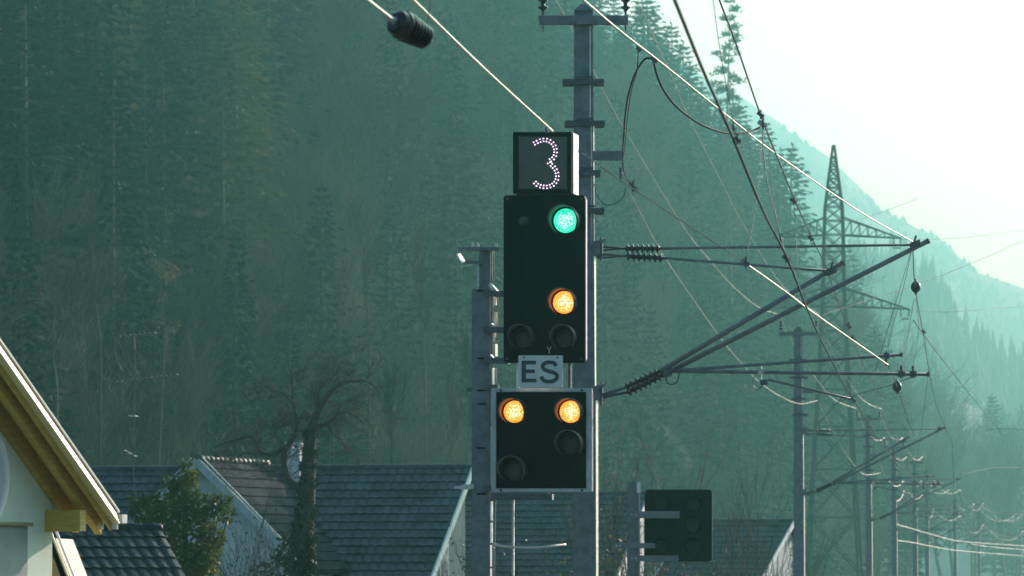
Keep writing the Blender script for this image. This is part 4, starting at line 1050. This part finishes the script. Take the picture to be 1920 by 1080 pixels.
def simple_house(label, ridgeR, ridgeL, slope, run, wall_h, name="tiled_house", ang=None, over=.35, verge=True, wallm=PLASTER_LT, jit=.01, tile=None, back=.8):
    """house whose roof slope faces us: ridge from ridgeL to ridgeR (world points)"""
    r = (ridgeR-ridgeL); r.z = 0; width = r.length; r.normalize(); d = V((r.y, -r.x, 0))     # towards us
    down = (d*math.cos(slope) - UP*math.sin(slope)); n = (d*math.sin(slope)+UP*math.cos(slope))
    L = run/math.cos(slope); LB = back/math.cos(slope)
    root = empty(name, V(((ridgeR.x+ridgeL.x)/2, (ridgeR.y+ridgeL.y)/2, GZ)), label, "house")
    zr = ridgeR.z
    b = MB(); tile_roof(b, V((ridgeL.x, ridgeL.y, zr)), r, down, n, width, L, jit=jit)
    db = (-d*math.cos(slope)-UP*math.sin(slope))
    O = V((ridgeL.x, ridgeL.y, zr)); nb = (-d*math.sin(slope)+UP*math.cos(slope))
    b.hexa([O-n*.12, O+r*width-n*.12, O+r*width+down*L-n*.12, O+down*L-n*.12, O-n*.015, O+r*width-n*.015, O+r*width+down*L-n*.015, O+down*L-n*.015])
    b.hexa([O-nb*.12, O+db*LB-nb*.12, O+r*width+db*LB-nb*.12, O+r*width-nb*.12, O+nb*.02, O+db*LB+nb*.02, O+r*width+db*LB+nb*.02, O+r*width+nb*.02])
    roof = b.build("roof", tile or TILE, root)
    b = MB()
    k = int(width/.36)
    for i in range(k):
        p = O+r*(width*i/k); b.lathe(p-UP*.01, p+r*(width/k+.03)-UP*.01, [(0, .115), (.85, .10), (1, .10)], 8)
    b.build("ridge_tiles", tile or TILE, roof, True)
    i0 = over; zl = zr-.15; dz = run-.5
    pr = lambda s: [O+r*s+V((0, 0, -.15))] 
    A = O+r*i0-UP*.16; bk = back-.25; tops = [A, A-d*bk-UP*(bk*math.tan(slope)), A+d*dz-UP*(dz*math.tan(slope))]
    poly = [tops[0], tops[1], V((tops[1].x, tops[1].y, GZ)), V((tops[2].x, tops[2].y, GZ)), tops[2]]
    b = MB(); b.prism(poly, r*(width-2*i0)); b.build("wall", wallm, root)
    if verge:
        for s in (0, width):
            b = MB(); q = O+r*(s+(.03 if s else -.03))
            b.beam(q-n*.04+d*.0, q+down*L-n*.04, .05, .20, tuple(n)); b.beam(q-nb*.04-d*.03, q+db*LB-nb*.04, .05, .20, tuple(nb)); b.build("verge_board", WHITE_P, roof)
    return root, roof, O, r, d, down, n, width, zr
rr = at(885, 876, 120); ang = R(16)
rv = V((math.cos(ang), -math.sin(ang), 0)); rl = rr - rv*10.6
hm, hroof, O, r_, d_, down_, n_, wid, zr = simple_house("large house with long dark tiled roof behind the old ivy covered tree", rr, V((rl.x, rl.y, rr.z)), R(38), 5.2, 3, wallm=PLASTER_GY)
# window in its right gable
g0 = O + r_*(wid-.35+.004)
for du, zz in ((1.55, -2.75), (2.75, -3.05)):
    b = MB(); c = g0 + d_*du*.9 + UP*zz; b.box(c, r_*.02, d_*.38, UP*.75); w = b.build("window", WHITE_P, hm)
    b = MB()
    for s in (-1, 1): b.box(c+r_*.022+d_*s*.17, r_*.004, d_*.14, UP*.66)
    b.build("pane", GLASS_W, w)
# gabled wing towards us
ap = at(370, 862, 115.3); SL = R(43); wd = d_; wr = r_
root = hm
fa = V((ap.x, ap.y, ap.z)); back = fa - wd*5.3
hw = 3.0
b = MB()
for sg in (1, -1):
    dn = (wr*sg*math.cos(SL)-UP*math.sin(SL)); nn = (wr*sg*math.sin(SL)+UP*math.cos(SL)); L = hw/math.cos(SL)
    if sg == 1: tile_roof(b, back, wd, dn, nn, 5.3, L)
    else: tile_roof(b, fa, -wd, dn, nn, 5.3, L)
    b.hexa([back-nn*.12, back+dn*L-nn*.12, fa+dn*L-nn*.12, fa-nn*.12, back-nn*.015, back+dn*L-nn*.015, fa+dn*L-nn*.015, fa-nn*.015] if sg == -1 else [back-nn*.12, fa-nn*.12, fa+dn*L-nn*.12, back+dn*L-nn*.12, back-nn*.015, fa-nn*.015, fa+dn*L-nn*.015, back+dn*L-nn*.015])
wroof = b.build("wing_roof", TILE_M, hm)
b = MB()
for i in range(15):
    p = fa-wd*(5.3*i/15)+UP*.02; b.lathe(p, p-wd*.38, [(0, .12), (.85, .105), (1, .105)], 8)
b.build("ridge_tiles", TILE_R, wroof, True)
for sg in (1, -1):
    dn = (wr*sg*math.cos(SL)-UP*math.sin(SL)); nn = (wr*sg*math.sin(SL)+UP*math.cos(SL)); L = hw/math.cos(SL)
    b = MB(); q = fa+wd*.03-nn*.06; b.beam(q+wr*sg*.02, q+dn*L, .05, .20, tuple(nn)); b.build("verge_board", SLATEPLATE, wroof)
    b = MB(); q = fa+wd*.03+nn*.055; b.beam(q+wr*sg*.12, q+dn*L, .06, .03, tuple(nn)); b.build("verge_flashing", EDGE, wroof)
A = fa-wd*.30-UP*.2; e = hw-.3; z2 = e*math.tan(SL)
b = MB(); b.prism([A, A+wr*-e-UP*z2, V((A.x-wr.x*e, A.y-wr.y*e, GZ)), V((A.x+wr.x*e, A.y+wr.y*e, GZ)), A+wr*e-UP*z2], -wd*4.6); b.build("wing_wall", PLASTER_LT, hm)
# chimney
cp = at(554, 880, 120.6)
b = MB(); b.box(V((cp.x, cp.y, cp.z+.0)), r_*.17, d_*.17, UP*.55); ch = b.build("chimney", PLASTER_LT, hm, bevel=.01)
b = MB()
for s in (-1, 1):
    for t in (-1, 1): b.box(V((cp.x, cp.y, cp.z+.60))+r_*.13*s+d_*.13*t, r_*.03, d_*.03, UP*.05)
b.box(V((cp.x, cp.y, cp.z+.68)), r_*.22, d_*.22, UP*.03); b.build("chimney_cap", WHITE_P, ch)
# antenna on the roof
ab = at(250, 885, 119.5)
ant = empty("tv_antenna", ab, "thin tall television antenna with faint crossbars above the dark roof at left", "antenna")
b = MB(); b.tube([ab-UP*.6, at(252, 655, 119.5)], .018, 6); b.build("pole", STEEL_DK, ant)
for (x0, y0), (x1, y1) in (((228, 631), (292, 624)), ((222, 716), (332, 702)), ((244, 780), (256, 780)), ((236, 845), (254, 855))):
    b = MB(); b.tube([at(x0, y0, 119.5), at(x1, y1, 119.5)], .014, 5)
    n = max(2, int((x1-x0)/9))
    for i in range(n+1):
        p = at(x0, y0, 119.5).lerp(at(x1, y1, 119.5), i/n); b.tube([p-V((.02, .28, 0)), p+V((.02, .28, 0))], .008, 4)
    b.build("element_boom", STEEL_LT if y0 > 770 else STEEL_DK, ant)
b = MB(); b.tube([at(231, 631, 119.5), at(231, 712, 119.5)], .010, 5); b.tube([at(252, 655, 119.5), at(252, 628, 119.5)], .014, 5); b.build("element_stay", STEEL_DK, ant)

simple_house("low house with dark glossy tiles tucked behind the near gabled house", at(300, 990, 97.6), at(40, 986, 96), R(40), 4.0, 2, over=.3, verge=False, tile=TILE_N)
simple_house("house with frosty tiled roof seen between the signal mast and the catenary mast", at(1215, 925, 150), at(850, 922, 152), R(36), 5.2, 2, over=.3)
simple_house("hazy house with slate roof and pale verge behind the low unlit signal board", at(1488, 977, 172), at(1290, 974, 174), R(36), 5.0, 2, over=.3)

# ------------------------------------------------------------------ near trees and shrubs
def leafclump(b, rnd, c, rx, ry, rz, n, L, w, shell=.55):
    for i in range(n):
        while True:
            p = V((rnd.uniform(-1, 1), rnd.uniform(-1, 1), rnd.uniform(-1, 1)))
            if p.length <= 1 and p.length > shell*rnd.random()**.5: break
        q = V((c[0]+p.x*rx, c[1]+p.y*ry, c[2]+p.z*rz))
        b.leaf(q, p+V((rnd.uniform(-.9, .9), rnd.uniform(-.9, .9), rnd.uniform(-.8, .6))), L*rnd.uniform(.6, 1.3), w*rnd.uniform(.6, 1.2), rnd)
# old tree with ivy
rnd = random.Random(12); TY = 107.0
def tq(cx, cy, dy=0): return at(400+cx/2.454, 640+cy/2.454, TY+dy)
tb = tq(400, 1080); old = empty("old_tree", V((tb.x, TY, GZ)), "old leafless tree with crooked limbs and ivy covered trunk before the long roof", "tree")
t = MB(); w = MB()
t.tube(smooth_path([V((tb.x-.05, TY, GZ)), tq(400, 1080), tq(425, 850), tq(436, 640), tq(440, 500), tq(456, 390)], 5), [.25-.0048*i for i in range(26)], 9)
limbs = [([(456, 390), (475, 340), (490, 305), (515, 265), (540, 235), (570, 205), (600, 180), (650, 130)], .13, .2), ([(600, 180), (650, 185), (690, 180), (740, 205), (765, 235)], .05, -.3),
    ([(456, 390), (490, 384), (525, 378), (570, 340), (610, 325), (660, 350), (700, 385)], .075, .6), ([(525, 380), (550, 425), (585, 450), (620, 490), (650, 520)], .05, .4),
    ([(425, 700), (350, 640), (330, 580), (325, 530), (337, 488), (376, 430), (386, 370), (372, 300), (365, 220), (358, 130)], .12, -.3), ([(337, 488), (300, 505), (260, 520), (215, 505), (180, 440), (120, 450), (60, 465), (0, 485)], .08, -.6),
    ([(260, 520), (235, 560), (215, 590)], .04, -.5), ([(376, 430), (395, 415), (430, 408), (456, 395)], .05, .1), ([(386, 370), (405, 350), (430, 362), (448, 385)], .045, -.1), ([(386, 370), (350, 380), (300, 400), (275, 430)], .045, -.4),
    ([(372, 300), (340, 255), (310, 235), (265, 225)], .04, .3), ([(490, 305), (480, 250), (500, 200), (540, 165)], .035, -.2), ([(215, 505), (190, 520), (150, 510), (110, 540)], .035, .5), ([(570, 340), (590, 290), (640, 270), (690, 290)], .035, -.4)]
for pts, r0, dy in limbs:
    P = smooth_path([tq(x, y, dy*(i/len(pts))) for i, (x, y) in enumerate(pts)], 4)
    rs = [.78*r0*(1-.78*i/(len(P)-1)) for i in range(len(P))]
    t.tube(P, rs, 7, False)
    for i in range(3, len(P), 2):
        for _ in range(1 if i % 4 else 2):
            tt = (P[i]-P[i-1]).normalized(); d = tt*.5+V((rnd.uniform(-1, 1), rnd.uniform(-1, 1), rnd.uniform(-.6, 1)))
            grow(t, w, rnd, P[i], d, rnd.uniform(.28, .7), max(.010, rs[i]*.32), 2, .02, .7, .28, .005, .03)
t.build("trunk", BARK, old, True); w.build("crown", TWIG, old)
b = MB()
for cy in range(420, 1090, 14):
    f = (cy-420)/660; cxx = 446-46*f+6*math.sin(cy*.05)
    p = tq(cxx+2, cy); rr_ = .11+.25*f*f+.06*math.sin(cy*.09)
    leafclump(b, rnd, p, rr_, rr_, .14, int(45+170*f), .10, .075, .6)
leafclump(b, rnd, tq(372, 960), .42, .4, .5, 420, .11, .08, .3); leafclump(b, rnd, tq(330, 1060), .7, .5, .4, 500, .12, .085, .3)
b.build("ivy", IVY, old)

# evergreen bush before the pale gable
BY = 103.0
bc = at(340, 1080, BY); bush = empty("evergreen_bush", V((bc.x, BY, GZ)), "leafy evergreen tree with sunlit yellow-green leaves before the pale gable", "bush")
t = MB(); b = MB()
for k, (x, y, rx, rz, n) in enumerate(((345, 925, .32, .36, 420), (300, 950, .34, .28, 360), (392, 950, .38, .24, 330), (352, 980, .55, .32, 620), (290, 1005, .55, .35, 620), (395, 1010, .3, .3, 300), (335, 1050, .85, .4, 1300), (352, 888, .16, .28, 120), (262, 960, .22, .16, 130), (345, 1110, 1.0, .7, 1200), (416, 940, .22, .10, 70), (258, 935, .16, .12, 70), (428, 968, .14, .10, 50), (320, 905, .2, .16, 90), (375, 1045, .4, .35, 420), (250, 1020, .35, .3, 260), (270, 985, .2, .14, 110))):
    c = at(x, y, BY+rnd.uniform(-.4, .4)); leafclump(b, rnd, c, rx, rx*.9, rz, n, .14, .085, .1)
    t.tube([V((bc.x+rnd.uniform(-.1, .1), BY, GZ)), V((bc.x, BY, GZ+1.4)), c], [.07, .05, .015], 6)
t.build("trunk", BARK, bush); b.build("crown", LEAF, bush)
def shrub(name, label, px, Y, ytop, spreadpx, seed, leaves=0, lm=LEAF, stems=6, tm=TWIG):
    rnd = random.Random(seed); c = at(px, 1060, Y); root = empty(name, V((c.x, Y, GZ)), label, "shrub"); zt = at(px, ytop, Y).z; H = zt-GZ
    t = MB(); w = MB()
    for k in range(stems):
        d = V((rnd.uniform(-1, 1)*spreadpx*Y/F/H, rnd.uniform(-.2, .2), 1))
        grow(t, w, rnd, V((c.x+rnd.uniform(-.3, .3), Y+rnd.uniform(-.3, .3), GZ)), d, H*rnd.uniform(.45, .62), .03, 2, .2, .45, .12, .006*Y/100, .02)
    t.build("trunk", BARK, root, True); 
    if w.v: w.build("crown", tm, root)
    if leaves:
        b = MB()
        for i in range(leaves):
            v = rnd.choice(w.v); b.leaf(v, V((rnd.uniform(-1, 1), rnd.uniform(-1, 1), rnd.uniform(-1, .5))), rnd.uniform(.05, .10), .045, rnd)
        b.build("foliage", lm, root)
    return root
shrub("leafless_shrub", "thin leafless shrub branching in front of the pale gable wall", 462, 104, 1000, 40, 3, 0)
shrub("thin_shrub", "sparse shrub with a few yellowing leaves just right of the near mast's foot", 1150, 92, 850, 45, 5, 420, DRY, 7)
shrub("thin_shrub", "low tangled shrub between the near mast and the low unlit signal", 1165, 88, 970, 40, 8, 900, LEAF, 7)
shrub("leafless_shrub", "leafless shrub rising right of the low unlit signal board", 1400, 110, 905, 80, 9, 120, DRY, 8)
shrub("leafless_shrub", "low twiggy shrub under the hazy roof beside the second mast", 1470, 125, 1000, 70, 10, 60, DRY, 6)
shrub("thin_shrub", "low sunlit shrub under the low unlit signal board", 1290, 84, 1052, 60, 14, 1200, DRY, 7)
shrub("thin_shrub", "leafy shrub at the foot of the signal mast beside the frosty roof", 935, 95, 1000, 20, 16, 500, IVY, 4)
shrub("thin_shrub", "low ivy tangle left of the long roof's foot", 500, 106, 985, 60, 18, 900, IVY, 7)
# dry orange tree and pale slender trunks against the dark wood
for px, py, Y, lab in ((300, 462, 236, "tree with dry orange leaves glowing against the dark wooded hillside"),):
    p = at(px, py, Y); root = empty("dry_tree", V((p.x, Y, hill_z(p.x, Y)-.2)), lab, "tree"); b = MB(); t = MB(); z0 = hill_z(p.x, Y)
    t.tube(smooth_path([V((p.x-.5, Y, z0)), at(305, 700, Y), at(308, 600, Y), at(300, 540, Y), p], 4), [.10-.005*i for i in range(17)], 6); t.build("trunk", BARK_PALE, root)
    for x, y, r, n in ((312, 508, .5, 150), (290, 495, .3, 50), (278, 465, .35, 30), (330, 510, .25, 35), (305, 560, .3, 30), (300, 600, .4, 50), (325, 610, .4, 40), (318, 625, .5, 40)): leafclump(b, rnd, at(x, y, Y), r, r, r, n, .13, .07, .2)
    b.build("crown", DRY, root)
for i, (x0, y0, x1, y1, Y, lab) in enumerate(((107, 760, 100, 590, 228, "pale slender bare trunk low on the dark hillside above the near roof"), (190, 640, 165, 430, 240, "pale forked bare tree on the dark hillside left of the orange tree"), (732, 870, 728, 755, 235, "thin pale trunk just above the long dark roof"), (838, 880, 850, 770, 237, "thin pale trunk above the right end of the long roof"), (872, 870, 880, 700, 240, "sunlit pale trunk beside the signal mast"), (800, 690, 775, 500, 262, "tall pale bare tree left of the main signal board"), (690, 640, 680, 440, 270, "leaning pale bare tree in the middle of the hillside"), (620, 700, 640, 520, 262, "thin pale sapling on the hillside above the old tree"))):
    rnd = random.Random(50+i); A = at(x0, y0, Y); B = at(x1, y1, Y); root = empty("pale_tree", V((A.x, Y, hill_z(A.x, Y)-.2)), lab, "tree"); t = MB(); w = MB()
    pts = [V((A.x, Y, hill_z(A.x, Y)-.2))] + [A.lerp(B, k/6)+V((rnd.uniform(-.12, .12), rnd.uniform(-.1, .1), 0)) for k in range(7)]
    t.tube(pts, [.085-.008*k for k in range(8)], 6)
    for k in range(3, 8):
        for _ in range(2): grow(t, w, rnd, pts[k], V((rnd.uniform(-.5, .5), rnd.uniform(-.5, .5), 1)), 1.3*rnd.uniform(.7, 1.3), .03, 2, .25, .4, .12, .014, .035)
    t.build("trunk", BARK_PALE, root, True); w.build("crown", BARK_PALE, root)

# ------------------------------------------------------------------ light, sky, haze
AZ, EL = 37.0, 19.0
world = bpy.data.worlds.new("World"); scn.world = world; world.use_nodes = True
nt = world.node_tree; bg = nt.nodes["Background"]
sky = nt.nodes.new("ShaderNodeTexSky"); sky.sky_type = 'NISHITA'; sky.sun_disc = False
sky.sun_elevation = R(EL); sky.sun_rotation = R(AZ); sky.air_density = 1.0; sky.dust_density = 3.2; sky.ozone_density = 1.0
tint = nt.nodes.new("ShaderNodeMix"); tint.data_type = 'RGBA'; tint.blend_type = 'MULTIPLY'; tint.inputs[0].default_value = 1.0
tint.inputs[7].default_value = (0.67, 1.0, 1.0, 1)      # cold teal winter sky
nt.links.new(sky.outputs[0], tint.inputs[6]); nt.links.new(tint.outputs[2], bg.inputs["Color"]); bg.inputs["Strength"].default_value = 0.15
sd = bpy.data.lights.new("sun", 'SUN'); sd.energy = 5.0; sd.angle = R(.5); sd.color = (1.0, .97, .86)
so = bpy.data.objects.new("sun", sd); COL.objects.link(so)
sdir = V((math.sin(R(AZ))*math.cos(R(EL)), math.cos(R(AZ))*math.cos(R(EL)), math.sin(R(EL))))
so.rotation_euler = sdir.to_track_quat('Z', 'Y').to_euler(); so.location = (60, 20, 80)

HAZE_D, HAZE_G, HAZE_C, HAZE_A = 0.00082, 0.89, (0.29, 0.97, 0.86), (0.42, 1.0, 1.0)
hm_ = bpy.data.materials.new("haze"); hm_.use_nodes = True; nt = hm_.node_tree; nt.nodes.remove(nt.nodes["Principled BSDF"])
pv = nt.nodes.new("ShaderNodeVolumePrincipled"); pv.inputs["Color"].default_value = (*HAZE_C, 1); pv.inputs["Density"].default_value = HAZE_D
pv.inputs["Anisotropy"].default_value = HAZE_G; pv.inputs["Absorption Color"].default_value = (*HAZE_A, 1)
nt.links.new(pv.outputs[0], nt.nodes["Material Output"].inputs["Volume"])
b = MB(); b.hexa([V((x, y, -2.6 if z == 0 else 238.0)) for z in (0, 1) for x, y in ((-2500, -700), (2500, -700), (2500, 3400), (-2500, 3400))])
tag(b.build("haze", hm_), kind="stuff")

scn.view_settings.view_transform = 'Standard'; scn.view_settings.look = 'None'; scn.view_settings.exposure = 0.5; scn.view_settings.gamma = 1
scn.cycles.use_denoising = True; scn.cycles.volume_bounces = 0; scn.cycles.max_bounces = 5; scn.cycles.transparent_max_bounces = 8
scn.cycles.sample_clamp_indirect = 3; scn.cycles.sample_clamp_direct = 8
